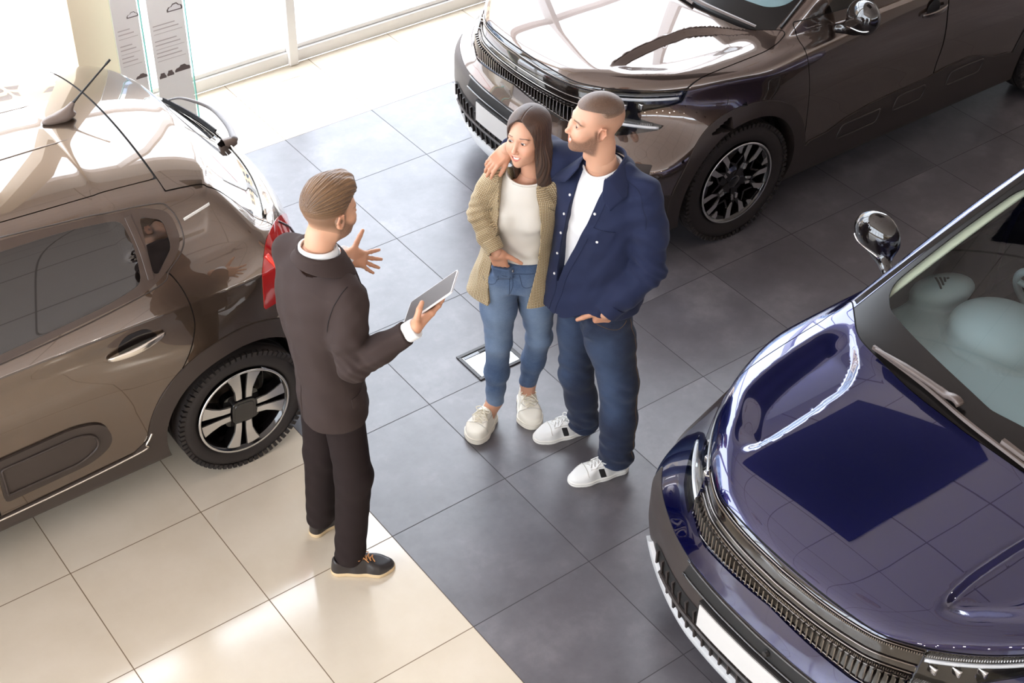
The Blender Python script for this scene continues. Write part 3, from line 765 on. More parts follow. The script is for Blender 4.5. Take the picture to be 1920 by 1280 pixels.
def c5_build(name, x0, yc, paintm, label, detail_front=True, sides=(-1, 1), rzdeg=0.):
    root = empty(name, (x0, yc, 0)); tag(root, label, 'car')
    f = c5_f; R, rr = .352, .236; AX = (.862, 3.59)
    V, Q, N = net(f, (-.06, -1.0, .14), (4.56, 1.0, 1.72), .0125)
    S = Surf(V, Q, f)
    S = S.keep(lambda P: .205 - P[:, 2])
    xz = lambda P: P[:, [0, 2]]
    xa = lambda P: np.stack([P[:, 0], np.abs(P[:, 1])], 1)
    az = lambda P: np.stack([np.abs(P[:, 1]), P[:, 2]], 1)
    arch = lambda r: (lambda P: np.maximum(np.minimum(np.hypot(P[:, 0]-AX[0], (P[:, 2]-.352)), np.hypot(P[:, 0]-AX[1], P[:, 2]-.352)) - r, .55-np.abs(P[:, 1])))
    _, S = S.split(arch(.405))
    # arch + sill cladding
    sill = A((.86, .1), (1.30, .36), (1.38, .43), (1.52, .438), (1.66, .48), (1.85, .503), (2.34, .512), (2.47, .532), (2.68, .54), (2.79, .512), (2.92, .468), (3.05, .452), (3.2, .40), (3.59, .1))
    def Gclad(P):
        a = arch(.488)(P)
        b = np.maximum(sd_poly(xz(P), sill), .5-np.abs(P[:, 1]))
        rear = np.maximum(np.maximum(3.6-P[:, 0], P[:, 2]-.5), .5-np.abs(P[:, 1]))
        return np.minimum(np.minimum(a, b), rear)
    clad, S = S.split(Gclad)
    # lower front bumper in black
    blk = A((-.2, .660), (.40, .653), (.52, .645), (.70, .64), (.83, .637), (.86, .50), (.95, .40), (1.1, .1), (-.2, .1))
    Gblk = lambda P: np.maximum(sd_poly(az(P), blk), P[:, 0]-.62)
    low, S = S.split(Gblk)
    skid_p = A((-.2, .295), (.45, .305), (.58, .39), (.68, .435), (.76, .36), (.80, .1), (-.2, .1))
    skid, low = low.split(lambda P: sd_poly(az(P), skid_p))
    # upper grille band and lamps
    hoodp = rpoly(A((-.3, -.2), (-.3, .55), (.10, .57), (.52, .768), (.75, .786), (1.0, .798), (1.12, .797), (1.19, .785), (1.185, .765), (1.063, .62), (1.03, .505), (.97, .26), (.95, -.2)), [0, .02, .1, .05, .1, .1, .04, .01, .01, .1, .1, .1, 0])
    edge = lambda P: sinterp(np.abs(P[:, 1]), [0, .2, .45, .6, .77, .9], [.968, .963, .950, .951, .958, .958])
    band = lambda P: lmax_(P[:, 2]-edge(P), .787 - .12*np.abs(P[:, 1]) + .03*sstep(.35, .5, np.abs(P[:, 1])) - P[:, 2], P[:, 0]-.7, np.abs(P[:, 1])-.515)
    lmax_ = lambda *a: np.max(np.stack(a), 0)
    gr, S = S.split(band)
    lamp_p = rpoly(A((.515, 1.0), (.60, 1.0), (.775, .965), (.775, .897), (.75, .882), (.69, .862), (.66, .845), (.68, .822), (.77, .795), (.76, .776), (.64, .738), (.515, .735)), .008)
    Gl = lambda P: np.maximum(np.maximum(sd_poly(az(P), lamp_p), P[:, 2]-edge(P)), P[:, 0]-.75)
    lamp, S = S.split(Gl)
    hood_G = lambda P: np.maximum(np.maximum(sd_poly(xa(P), hoodp), edge(P)+.004-P[:, 2]), .85-P[:, 2])
    hood, seam0, S = panel(S, hood_G)
    seams = [seam0]
    # cowl + windscreen
    wind_G = lambda P: lmax_(P[:, 0] - (1.99 - .35*np.maximum(np.abs(P[:, 1])-.3, 0)**1.5), np.abs(P[:, 1]) - (.742 - (P[:, 2]-1.08)*.28), 1.04-P[:, 2], P[:, 2]-1.66, .93-P[:, 0])
    ws, S = S.split(wind_G)
    clear_p = rpoly(A((1.075, -.3), (1.08, 0), (1.115, .24), (1.16, .45), (1.215, .62), (1.30, .69), (1.60, .645), (1.875, .588), (1.94, .45), (1.955, .2), (1.955, -.3)), [0, .05, .1, .1, .1, .06, .1, .06, .1, .1, 0])
    frit, ws = ws.split(lambda P: -sd_poly(xa(P), clear_p))
    # side glass and doors
    gl_p = rpoly(A((1.43, 1.118), (2.05, 1.50), (2.35, 1.575), (3.2, 1.57), (3.75, 1.42), (3.9, 1.18), (3.0, 1.125)), .05)
    win_G = lambda P: np.maximum(sd_poly(xz(P), gl_p), .45-np.abs(P[:, 1]))
    win, S = S.split(win_G)
    fd = rpoly(A((1.245, 1.125), (1.285, .85), (1.345, .40), (2.36, .40), (2.395, .70), (2.385, .95), (2.37, 1.10)), .02)
    rd = rpoly(A((2.375, 1.10), (2.39, .95), (2.4, .70), (2.365, .40), (3.08, .40), (3.15, .62), (3.35, .82), (3.45, 1.12)), .02)
    doors = []
    for dp in (fd, rd):
        I, s, S = panel(S, lambda P: np.maximum(sd_poly(xz(P), dp), .4-np.abs(P[:, 1])))
        seams.append(s); doors.append(I)
    _, sw, S = panel(S, lambda P: lmax_(np.abs((P[:, 0]-.585)*.576 + (P[:, 2]-.8365)*.817)-.0004, P[:, 0]-.70, .485-P[:, 0], .6-np.abs(P[:, 1]), P[:, 2]-.91), .0016); seams.append(sw)
    body = S.obj('body_shell', paintm, root)
    hood.obj('hood', paintm, root, off=.001, rim=.02)
    sm = [s for s in seams if s is not None]
    VV = MB()
    for s in sm:
        if s.F:
            nn = s.normals(s.V); VV.add(s.V - nn*.006, s.F)
    VV.obj('panel_seam', M_seam, body)
    clad.obj('wheel_arch_cladding', M_plastic, root, off=.007, rim=.095)
    # air bump recess panels
    for sd in (-1, 1):
        for xx0, xx1, zc, tl in ((1.60, 1.93, .405, .0), (2.05, 2.30, .435, 0), (2.50, 2.80, .45, .0)):
            P = rpoly(A((xx0, zc-.045), (xx1, zc-.045), (xx1+.02, zc+.04), (xx0+.03, zc+.04)), .03)
            L = trim_curve(f, [(u, sd*1.2, v) for u, v in P], (0, -sd*1.0, 0)); n_ = snap(f, L)[1]
            mb = MB(); mb.tube(L + n_*.008, .006, 6, closed=True); mb.obj('air_bump', M_plastic, root, smooth=True)
    for I in doors:
        for sd in (-1, 1):
            D = Surf(I.V, [q for q in I.F if I.V[q[0]][1]*sd > 0], f)
            d = D.obj('door', paintm, root)
    for sd in (-1, 1):
        W = Surf(win.V, [q for q in win.F if win.V[q[0]][1]*sd > 0], f); W.obj('door_window', M_privacy, root, off=-.004)
    wso = ws.obj('windshield', M_carglass, root, off=-.003, rim=.006)
    frit.obj('windshield_border', M_frit, wso, off=-.002, rim=.006)
    for sd in (-1, 1):
        zz = np.linspace(1.075, 1.56, 18); L = snap(f, np.stack([1.20 + (zz-1.075)*1.72, sd*(.735 - (zz-1.08)*.285), zz], 1), .002)[0]
        mb = MB(); mb.sweep(L, rpoly(A((-.004, -.011), (.004, -.011), (.004, .011), (-.004, .011)), .003, 3), (0, sd, .8)); mb.obj('windshield_seal', M_plasticd, wso, smooth=True)
    c5_interior(root, f)
    # grille
    gro = gr.obj('grille', M_blackgloss, root, off=-.012, rim=.0)
    def front_line(ys, zs, off): 
        L = trim_curve(f, np.stack([np.full(len(ys), -.2), ys, np.broadcast_to(zs, ys.shape)], 1), (1.2, 0, 0)); n_ = snap(f, L)[1]; return L + n_*off, n_
    ys = np.linspace(-.512, .512, 60)
    dz = lambda y_: -.016*(np.abs(y_)/.45)**1.3
    for z_, r_ in ((.893, .0035), (.953, .003), (.862, .003), (.835, .002), (.792, .0025)): mb = MB(); mb.tube(front_line(ys, z_ + dz(ys)*(1 if z_ > .8 else 3.2) , -.008)[0], r_, 6); mb.obj('chrome_bar', M_dchrome, gro, smooth=True)
    for z_, hh, n_t, dp in ((.946, .0050, 150, .004), (.850, .0055, 150, .004)):
        yt = np.linspace(-.51, .51, n_t); L, n_ = front_line(yt, z_ + dz(yt), -.007)
        mb = MB()
        for p in L: mb.box((-.004, -.0021, -hh), (.004, .0021, hh), c=p)
        mb.obj('grille_teeth', M_dchrome, gro)
    mb = MB(); yt = np.linspace(-.505, .505, 46); L, n_ = front_line(yt, .815 - .065*np.abs(yt), -.006)
    for p, n in zip(L, n_): hh = .020 + .05*abs(p[1]); mb.box((-.008, -.0026, -hh), (.012, .0026, hh), c=p)
    mb.obj('grille_slat', M_dchrome, gro)
    # lamps
    for sd in (-1, 1):
        Lp = Surf(lamp.V, [q for q in lamp.F if lamp.V[q[0]][1]*sd > 0], f)
        lo = Lp.obj('headlight', M_rimblack, root, off=-.03, rim=0)
        Lp.obj('lens', M_lens, lo, off=-.001, rim=.006)
        ya = np.linspace(.52, .762, 20)*sd
        mb = MB(); L, n_ = front_line(ya, .905 + .012*np.linspace(0, 1, 20)**2, -.012); mb.tube(L, .0085, 8); mb.obj('light_strip', M_drl, lo, smooth=True)
        mb = MB(); L, n_ = front_line(np.linspace(.52, .757, 20)*sd, np.linspace(.795, .785, 20), -.008); mb.tube(L, .009, 8); 
        mb.obj('light_strip', M_drl, lo, smooth=True)
        mb = MB(); L, n_ = front_line(np.linspace(.525, .76, 44)*sd, np.linspace(.928, .940, 44), -.010)
        for p in L: mb.box((-.01, -.0016, -.006), (.01, .0016, .006), c=p)
        mb.obj('lamp_teeth', M_silver, lo); mb = MB(); L, n_ = front_line(np.linspace(.525, .73, 36)*sd, np.linspace(.818, .800, 36), -.012)
        for p in L: mb.box((-.01, -.0016, -.007), (.01, .0016, .007), c=p)
        mb.obj('lamp_teeth', M_silver, lo)
        mb = MB(); L, n_ = front_line(np.array([.555, .61, .665])*sd, np.array([.868, .872, .878]), -.026)
        for p in L: mb = MB(); mb.box((-.014, -.019, -.016), (.004, .019, .016), c=p); mb.obj('reflector', M_chrome, lo, bevel=.006)
    # bumper
    bo = low.obj('bumper', M_plastic, root, off=.002, rim=.02)
    skid.obj('skid_plate', M_skid, bo, off=.018, rim=.035)
    def front_patch(poly, off, matl, nm, par, rim=.012):
        P = low.split(lambda P: sd_poly(np.stack([P[:, 1], P[:, 2]], 1), poly))[0]
        return P.obj(nm, matl, par, off=off, rim=rim)
    front_patch(rpoly(A((-.40, .59), (.40, .59), (.385, .645), (-.385, .645)), .012), .0035, M_seam, 'air_intake', bo, 0)
    mb = MB(); L, n_ = front_line(np.linspace(-.40, .40, 40), .588, .006); mb.tube(L, .006, 6); mb.obj('bumper_trim', M_blackgloss, bo, smooth=True); mb = MB(); L, n_ = front_line(np.linspace(-.40, .40, 40), .648, .005); mb.tube(L, .005, 6)
    mb.obj('bumper_trim', M_blackgloss, bo, smooth=True)
    gp = rpoly(A((-.66, .46), (-.60, .41), (-.45, .325), (.45, .325), (.60, .41), (.66, .46), (.60, .50), (-.60, .50)), .02)
    front_patch(gp, .004, M_seam, 'intake_grille', bo, 0)
    mb = MB()
    for yy in np.linspace(-.60, .60, 25):
        zt = .465; L, n_ = front_line(np.array([yy, yy]), np.array([.325 + max(0, abs(yy)-.45)*.62, .485]), .006); mb.sweep(L, [(-.012, -.004), (.012, -.004), (.012, .004), (-.012, .004)], (0, 1, 0))
    L, n_ = front_line(np.linspace(-.56, .56, 40), .41, .012); mb.tube(L, .010, 6)
    mb.obj('grille_slat', M_plastic, bo)
    mb = MB(); L, n_ = front_line(np.linspace(-.27, .27, 16), .515, .016); Lb, nb_ = front_line(np.linspace(-.26, .26, 16), .515, .026)
    mb.sweep(L, [(-.008, -.066), (.008, -.066), (.008, .066), (-.008, .066)]); mb.obj('plate_holder', M_plasticd, bo)
    mb = MB(); mb.sweep(Lb, [(-.003, -.056), (.003, -.056), (.003, .056), (-.003, .056)]); mb.obj('license_plate', M_plate, bo)
    mb = MB(); L, n_ = front_line(np.array([-.06]), .62, .004); mb.lathe([(0, -.016), (.011, -.014), (.014, 0)], 16, 'x', L[0]); mb.obj('parking_sensor', M_plasticd, bo)
    # wells, floor pan
    mb = MB()
    for ax in AX:
        for sd in (-1, 1):
            mb.lathe([(.412, sd*.82), (.412, sd*.56), (.02, sd*.56)], 40, 'y', (ax, 0, .352), a0=-.45, a1=math.pi+.45)
    mb.box((.18, -.6, .2), (4.3, .6, .26)); mb.box((1.3, -.84, .2), (3.15, .84, .25)); 
    mb.obj('underbody', M_seam, root)
    for i, ax in enumerate(AX):
        for sd in (-1, 1): wheel(root, 'wheel', (ax, sd*(.905-.1075), R), R, rr, sd, 'hex', math.radians(-2 if i == 0 else 0))
    # mirrors
    def mir(P):
        q = P.copy(); q[:, 1] = np.abs(q[:, 1])
        c = A(1.55, .975, 1.155)
        b = ell(q, c, (.070, .112, .094), Rz(.22) @ Rx(.30))
        b = smax(b, -(q[:, 0]-1.60)*-1.0 + 0*q[:, 0] if False else (q[:, 0]-1.605 - (q[:, 1]-1)*.18), .03)
        b = smin(b, cap(q, (1.50, .86, 1.055), (1.54, .93, 1.07), .026, .03), .05)
        return b
    V, Q, N = net(mir, (1.4, -1.16, .98), (1.68, 1.16, 1.26), .012)
    Sm = Surf(V, Q, mir)
    for sd in (-1, 1):
        one = Surf(Sm.V, [q for q in Sm.F if Sm.V[q[0]][1]*sd > 0], mir)
        lo_, up_ = one.split(lambda P: P[:, 2] - (1.095 + .03*(np.abs(P[:, 1])-1)))
        mo = up_.obj('mirror', M_mirrorcap, root, rim=.004); lo_.obj('mirror_base', M_blackgloss, mo, rim=0)
        pth = [(1.47+.0*t, sd*(.91+.19*t), 1.095 + .03*(-.09+.19*t)) for t in np.linspace(0, 1, 12)]
        L, n_ = snap(mir, pth, .001); mb = MB(); mb.tube(L, .004, 6); mb.obj('chrome_bar', M_chrome, mo, smooth=True)
    # door handles
    for sd in (-1, 1):
        for hx in (2.16, 3.14):
            t = np.linspace(0, 1, 12); L = trim_curve(f, np.stack([hx + .2*t, np.full(12, sd*1.2), .945+.015*t], 1), (0, -sd*1., 0))
            L[:, 1] += sd*(.012 + .03*np.sin(math.pi*t)**.6)
            mb = MB(); mb.sweep(L, rpoly(A((-.008, -.016), (.008, -.016), (.008, .016), (-.008, .016)), .006, 3), scale=.55+.45*np.sin(math.pi*t)); ho = mb.obj('door_handle', paintm, root, smooth=True)
            c = trim_curve(f, [(hx+.1, sd*1.2, .955)], (0, -sd, 0))[0]
            mb = MB(); mb.lathe([(0, sd*.004), (.05, sd*.004), (.055, sd*.001)], 24, 'y', c); mb.obj('handle_recess', M_seam, ho)
    return root, f, ws
M_mirrorcap = M_blackgloss
def copy_tree(o, parent=None, swap=None):
    c = o.copy(); COL.objects.link(c); c.parent = parent
    if swap and o.type == 'MESH':
        for i, sl in enumerate(o.material_slots):
            if sl.material in swap: c.material_slots[i].link = 'OBJECT'; c.material_slots[i].material = swap[sl.material]
    for ch in list(o.children): copy_tree(ch, c, swap)
    return c
# ------------------------------------------------------------------ the hatchback
def c3_f(P):
    x, y, z = P[:, 0], P[:, 1], P[:, 2]
    ay = np.sqrt(y*y + 1e-4)
    Yb = sinterp(z, [.1, .2, .35, .55, .75, .88, .97, 1.05, 1.2], [.80, .825, .85, .868, .872, .855, .82, .77, .66])
    hb = np.exp(-((x-3.36)/.36)**2)*np.exp(-((z-.66)/.24)**2)
    Yb = Yb + .022*hb + .012*np.exp(-((x-.82)/.4)**2) - .012*np.exp(-((x-2.3)/.6)**2)*sstep(.35, .6, z)
    fS = ay - Yb
    fp = sinterp(z, [.1, .3, .5, .7, .9, 1.0], [.08, .02, .0, .03, .10, .2])
    fF = (fp + sinterp(ay, [0, .3, .5, .65, .78, .9], [0, .03, .10, .21, .38, .75]) - x)*(1-.4*sstep(.45, .85, ay))
    fr = sinterp(z, [.1, .22, .36, .5, .64, .8, .95, 1.06, 1.2], [3.86, 3.91, 3.96, 3.98, 3.975, 3.94, 3.895, 3.835, 3.72])
    fR = (x - (fr - sinterp(ay, [0, .3, .5, .65, .76, .84, .9], [0, .025, .07, .14, .24, .39, .65])))*(1-.35*sstep(.45, .85, ay))
    H = sinterp(x, [0, .15, .5, 1.0, 1.4, 2.2, 3.0, 3.5, 4.0], [.70, .80, .90, .97, 1.0, 1.02, 1.06, 1.09, 1.10]) - .05*(ay/.7)**2*sstep(1.6, 1.0, x)
    low = lmax(.024, fF, fS, z-H, fR, .17-z)
    roof = sinterp(x, [1.3, 1.9, 2.4, 2.9, 3.3, 3.55], [1.42, 1.468, 1.474, 1.462, 1.428, 1.395]) - .085*(ay/.55)**2 - .006*sstep(.10, .16, np.abs(ay-.36))*0
    fRo = z - roof
    fG = (ay - (.815 - (np.maximum(z, .97)-1.0)*.66 - .05*sstep(2.0, 1.2, x)))*.84
    fW = (z - (.98 + (x - (.95 + .25*ay*ay))*.56))*.87
    fg = (x - (3.82 - (np.maximum(z, .97)-1.05)*.92 - .36*ay*ay))*.74
    cab = lmax(.018, fRo, fG, fW, fg, .7-z)
    sp = lmax(.010, fRo, fG, (x - (3.535 - .22*ay*ay - .30*np.maximum(ay-.5, 0))), (1.352 - .36*ay*ay) - z, 3.0-x)
    cab = smin(cab, sp, .012)
    return smin(low, cab, .035)
lmax_ = lambda *a: np.max(np.stack(a), 0)
def panel(S, G, w=.0025):
    I, O = S.split(lambda P: G(P)+w); s, O = O.split(lambda P: G(P)-w); return I, s, O
def side_only(S, sd): return Surf(S.V, [q for q in S.F if S.V[q[0]][1]*sd > 0], S.f)
def side_curve(f, pts, sd, off=0.):
    L = trim_curve(f, [(u, sd*1.2, v) for u, v in pts], (0, -sd*1.0, 0)); n = snap(f, L)[1]; return L + n*off, n
def seam_mesh(seams, parent, depth=.006):
    mb = MB()
    for s in seams:
        if s is not None and s.F: mb.add(s.V - s.normals(s.V)*depth, s.F)
    return mb.obj('panel_seam', M_seam, parent)

def c3_build(x0, yc, paintm, label):
    root = empty('hatchback_car', (x0, yc, 0)); tag(root, label, 'car')
    f = c3_f; R, rr = .312, .216; AX = (.815, 3.352)
    V, Q, N = net(f, (-.06, -.95, .14), (4.06, .95, 1.52), .015)
    S = Surf(V, Q, f).keep(lambda P: .205 - P[:, 2])
    xz = lambda P: P[:, [0, 2]]; ay_ = lambda P: np.abs(P[:, 1])
    xa = lambda P: np.stack([P[:, 0], np.abs(P[:, 1])], 1)
    def arch(r, zc=.325):
        return lambda P: np.maximum(np.minimum(np.hypot(P[:, 0]-AX[0], P[:, 2]-zc), np.hypot(P[:, 0]-AX[1], P[:, 2]-zc)) - r, .52-ay_(P))
    _, S = S.split(arch(.362))
    sill = A((.80, .1), (1.15, .28), (1.30, .285), (2.25, .292), (2.84, .328), (2.90, .365), (2.93, .40), (3.1, .42), (3.35, .1))
    clad, S = S.split(lambda P: lmax_(np.minimum(arch(.448)(P), np.maximum(sd_poly(xz(P), sill), .5-ay_(P)))))
    bump_r = rpoly(A((3.3, .0), (3.9, .0), (4.2, .62), (3.98, .60), (3.80, .56), (3.6, .50)), .03)
    lowb, S = S.split(lambda P: np.maximum(P[:, 2] - (.46 + .05*sstep(.5, .8, ay_(P))), 3.60-P[:, 0]))
    seams = []
    # tail lamps
    tl, S = S.split(lambda P: lmax_(3.553 + (.80-ay_(P))*.92 - P[:, 0], .80-P[:, 2], .44-ay_(P), P[:, 0]-4.1, P[:, 2]-1.12))
    # rear window, spoiler and tailgate
    gl, S = S.split(lambda P: lmax_(1.085-P[:, 2] - .0*ay_(P), ay_(P)-(.598+.33*(1.25-P[:, 2])), 3.40-.4*ay_(P)**2-P[:, 0], P[:, 2]-(1.338-.36*ay_(P)**2)))
    gate_line = lambda P: lmax_(ay_(P) - (.605+.36*(1.25-P[:, 2])), .52-P[:, 2], 3.262-P[:, 0], ay_(P)-.72, P[:, 2] - (1.42 + .0*ay_(P)) - (P[:, 0] > 3.2)*.2)
    gate, s, S = panel(S, gate_line); seams.append(s)
    sp, gate = gate.split(lambda P: 1.338-.37*ay_(P)**2 - P[:, 2])
    # roof panel between the drip lines
    roof, s, S = panel(S, lambda P: lmax_(ay_(P)-(.485+.02*sstep(2.2, 3.0, P[:, 0])), 1.25-P[:, 2], P[:, 0]-3.2575, 1.72-P[:, 0])); seams.append(s)
    ws, S = S.split(lambda P: lmax_(P[:, 0]-1.70, ay_(P)-(.70-.62*np.maximum(P[:, 2]-1.0, 0)), .99-P[:, 2], .9-P[:, 0]))
    # windows inside their dark surround
    wp = rpoly(A((2.27, 1.03), (2.60, 1.045), (2.89, 1.062), (3.035, 1.088), (3.06, 1.2), (3.045, 1.308), (2.84, 1.332), (2.27, 1.345)), [.01, .2, .1, .03, .05, .03, .2, .01])
    wf = rpoly(A((1.35, 1.0), (2.18, 1.028), (2.18, 1.345), (1.92, 1.345), (1.45, 1.10)), .03)
    qp = rpoly(A((3.118, 1.30), (3.205, 1.262), (3.20, 1.165), (3.105, 1.094), (3.092, 1.11)), .02)
    fr = rpoly(A((1.25, .985), (2.41, 1.010), (3.046, 1.055), (3.16, 1.10), (3.25, 1.168), (3.245, 1.282), (3.142, 1.325), (2.59, 1.372), (1.95, 1.372), (1.4, 1.11)), [.03, .1, .1, .05, .05, .04, .1, .2, .1, .05])
    glass = []
    for p in (wp, wf, qp):
        I, S = S.split(lambda P: np.maximum(sd_poly(xz(P), p), .4-ay_(P))); glass.append(I)
    frame, S = S.split(lambda P: np.maximum(sd_poly(xz(P), fr), .4-ay_(P)))
    rd = rpoly(A((2.235, 1.02), (2.255, .29), (2.86, .318), (2.895, .352), (2.956, .509), (3.10, .70), (3.149, .78), (3.187, .87), (3.191, .938), (3.18, 1.032), (3.152, 1.093), (3.0, 1.12)), [0, .01, .03, .03, .1, .05, .05, .05, .05, .05, .02, 0])
    fd = rpoly(A((2.23, 1.02), (2.25, .29), (1.20, .28), (1.13, .6), (1.12, .95), (1.3, 1.02)), .02)
    doors = []
    for p in (rd, fd):
        I, s, S = panel(S, lambda P: np.maximum(sd_poly(xz(P), p), .4-ay_(P))); seams.append(s); doors.append(I)
    # bumper and wing line behind the wheel, bonnet outline
    _, s, S2 = panel(S, lambda P: lmax_(np.abs((P[:, 0]-3.585) + .16*(P[:, 2]-.7))-.0005, P[:, 2]-.80, .5-ay_(P), .45-P[:, 2])); S = S2; seams.append(s)
    hd, s, S = panel(S, lambda P: lmax_(ay_(P)-(.50+.14*sstep(.2, 1.0, P[:, 0])), .22+.2*ay_(P)**2-P[:, 0], P[:, 0]-(.98+.2*ay_(P)**2), .74-P[:, 2])); seams.append(s)
    body = S.obj('body_shell', paintm, root)
    seam_mesh(seams, body)
    hd.obj('hood', paintm, root)
    ro = roof.obj('roof', paintm, root)
    tg = gate.obj('tailgate', paintm, root)
    sp.obj('spoiler', paintm, tg)
    gl.obj('tailgate_window', M_privacy, tg, off=-.004)
    ws.obj('windshield', M_privacy, root, off=-.003)
    clad.obj('wheel_arch_cladding', M_plasticw, root, off=.006, rim=.08)
    lowb.obj('bumper', M_plasticw, root, off=.004, rim=.02)
    for sd in (-1, 1):
        fo = side_only(frame, sd).obj('window_frame', M_frametrim, root, off=.001, rim=.006)
        for I in glass: side_only(I, sd).obj('door_window', M_privacy, root, off=-.003, rim=.004)
        # upright pillar trims
        mb = MB(); L, n = side_curve(f, [(3.075, 1.09), (3.082, 1.2), (3.075, 1.312)], sd, .003); mb.sweep(crom(L, 5), [(-.014, -.003), (.014, -.003), (.014, .003), (-.014, .003)], (0, sd, .5)); mb.obj('pillar_trim', M_frametrim, fo, bevel=.002)
        mb = MB(); L, n = side_curve(f, crom(A((1.3, .985), (2.41, 1.008), (3.046, 1.053), (3.16, 1.098), (3.255, 1.168), (3.25, 1.285), (3.142, 1.328), (2.59, 1.375)), 8), sd, .001); mb.tube(L, .0030, 6); mb.obj('window_seal', M_plasticw, fo, smooth=True)
        for k, I in enumerate(doors):
            d = side_only(I, sd).obj('door', paintm, root)
            bp = rpoly(A((2.285, .375), (2.66, .388), (2.765, .45), (2.74, .575), (2.63, .612), (2.285, .60)) if k == 0 else A((1.30, .36), (2.21, .372), (2.21, .597), (1.45, .585), (1.30, .5)), [.02, .08, .08, .08, .08, .02] if k == 0 else [.08, .02, .02, .08, .08])
            B_ = side_only(I, sd).split(lambda P: sd_poly(xz(P), bp))[0]
            bo = B_.obj('door_bump', M_plasticw, d, off=.010, rim=.014)
            ip = rpoly(A((2.30, .415), (2.62, .42), (2.70, .47), (2.69, .54), (2.62, .565), (2.30, .555)) if k == 0 else A((1.40, .40), (2.19, .41), (2.19, .55), (1.5, .545), (1.42, .49)), [.01, .06, .05, .05, .05, .01] if k == 0 else [.05, .01, .01, .05, .05])
            L, n = side_curve(f, ip, sd, .0125); mb = MB(); mb.tube(L, .006, 6, closed=True); mb.obj('bump_ridge', M_plasticw, d, smooth=True)
            hx = 2.805 if k == 0 else 1.95; zz = .872 if k == 0 else .85
            t = np.linspace(0, 1, 17); L, n = side_curve(f, np.stack([hx+.25*t, zz+.024*t], 1), sd, 0)
            L = L + n*(.010 + .030*np.sin(math.pi*t)**.7)[:, None]
            mb = MB(); mb.sweep(L, rpoly(A((-.008, -.015), (.008, -.015), (.008, .015), (-.008, .015)), .006, 3), (0, 0, 1), scale=.45+.55*np.sin(math.pi*np.clip(t*1.0, 0, 1))**.6)
            h = mb.obj('door_handle', M_chromewarm, d, smooth=True)
            c = side_curve(f, [(hx+.135, zz+.022)], sd, -.0)[0][0]
            mb = MB(); mb.V = []; 
            P_ = rpoly(A((-.085, -.035), (.075, -.03), (.085, .0), (.05, .045), (-.04, .045), (-.085, .01)), .04)
            Lp, n = side_curve(f, P_ + c[[0, 2]], sd, .0015)
            mb.add(np.concatenate([Lp, [Lp.mean(0) - n[0]*.0]]), [(i, (i+1) % len(Lp), len(Lp)) if sd < 0 else ((i+1) % len(Lp), i, len(Lp)) for i in range(len(Lp))]); mb.obj('handle_recess', M_blackgloss, d, smooth=True)
        # tail lamp
        T = side_only(tl, sd); to = T.obj('tail_light', M_redlamp, root, off=.004, rim=.02)
        mb = MB(); L, n = snap(f, crom(A((3.565, sd*.80, 1.03), (3.60, sd*.80, .95), (3.68, sd*.74, .88), (3.80, sd*.62, .86)), 6), .007); mb.tube(L, .012, 8); mb.obj('light_strip', M_redbright, to, smooth=True)
        mb = MB(); L, n = snap(f, crom(A((3.72, sd*.64, 1.045), (3.80, sd*.60, .95), (3.88, sd*.56, .86)), 6), .006); mb.tube(L, .004, 8); mb.obj('lamp_divider', M_blackgloss, to, smooth=True)
        # white pillar flash
        mb = MB(); L, n = snap(f, np.linspace(A(3.287, sd*.657, 1.238), A(3.412, sd*.640, 1.256), 10), .002); mb.sweep(L, rpoly(A((-.002, -.0075), (.002, -.0075), (.002, .0075), (-.002, .0075)), .002, 2), (0, 0, 1)); mb.obj('pillar_flash', M_whiteflash, root)
        # sill strip
        mb = MB(); L, n = side_curve(f, crom(A((1.2, .272), (2.25, .286), (2.84, .322), (2.895, .36), (2.925, .41)), 8), sd, .008); mb.tube(L, .0045, 6); mb.obj('sill_strip', M_chromewarm, root, smooth=True)
        # mirror
        mr = lambda q: smin(ell(q, (1.34, sd*.96, 1.02), (.075, .11, .075)), cap(q, (1.30, sd*.80, .97), (1.33, sd*.90, .985), .025, .03), .04)
        a_ = sorted((sd*.7, sd*1.12)); V_, Q_, N_ = net(mr, (1.2, a_[0], .88), (1.5, a_[1], 1.16), .015); mesh_obj('mirror', V_, Q_, paintm, root, N=N_)
    # roof ribs
    for sd in (-1, 1):
        mb = MB(); L, n = snap(f, np.linspace(A(1.95, sd*.19, 1.47), A(3.13, sd*.165, 1.45), 24), -.001); mb.sweep(L, [(-.008, 0), (0, .0035), (.008, 0), (0, -.004)], (0, 0, 1), scale=np.r_[np.ones(20), .8, .6, .4, .05]); mb.obj('roof_rib', paintm, ro, smooth=True)
    # antenna
    ar = bpy.data.objects.new('antenna', None); COL.objects.link(ar); ar.parent = root
    b = snap(f, [(3.075, -.02, 1.46)], 0)[0][0]
    ab = lambda q: smin(ell(q, b + A(.0, 0, .012), (.075, .028, .022)), cap(q, b + A(.02, 0, .02), b + A(.065, 0, .055), .016, .011), .03)
    V_, Q_, N_ = net(ab, b - A(.12, .06, .03), b + A(.14, .06, .1), .006); mesh_obj('antenna_base', V_, Q_, M_antbase, ar, N=N_)
    mb = MB(); mb.tube([b + A(.055, 0, .048), b + A(.10, 0, .083), b + A(.255, 0, .20)], [.007, .0045, .0035], 8); mb.tube([b + A(.235, 0, .185), b + A(.258, 0, .202)], .005, 8); mb.obj('antenna_mast', M_plasticd, ar, smooth=True)
    # rear wiper
    wr = bpy.data.objects.new('wiper', None); COL.objects.link(wr); wr.parent = root
    B0 = snap(f, [(3.80, -.035, 1.09)], .0)[0][0]; Tp = snap(f, [(3.72, .40, 1.10)], .02)[0][0]
    L = crom([B0 + A(.035, -.01, .012), B0 + A(.062, .10, .022), B0 + A(.055, .25, .04), Tp + A(.04, -.08, .035), Tp], 6)
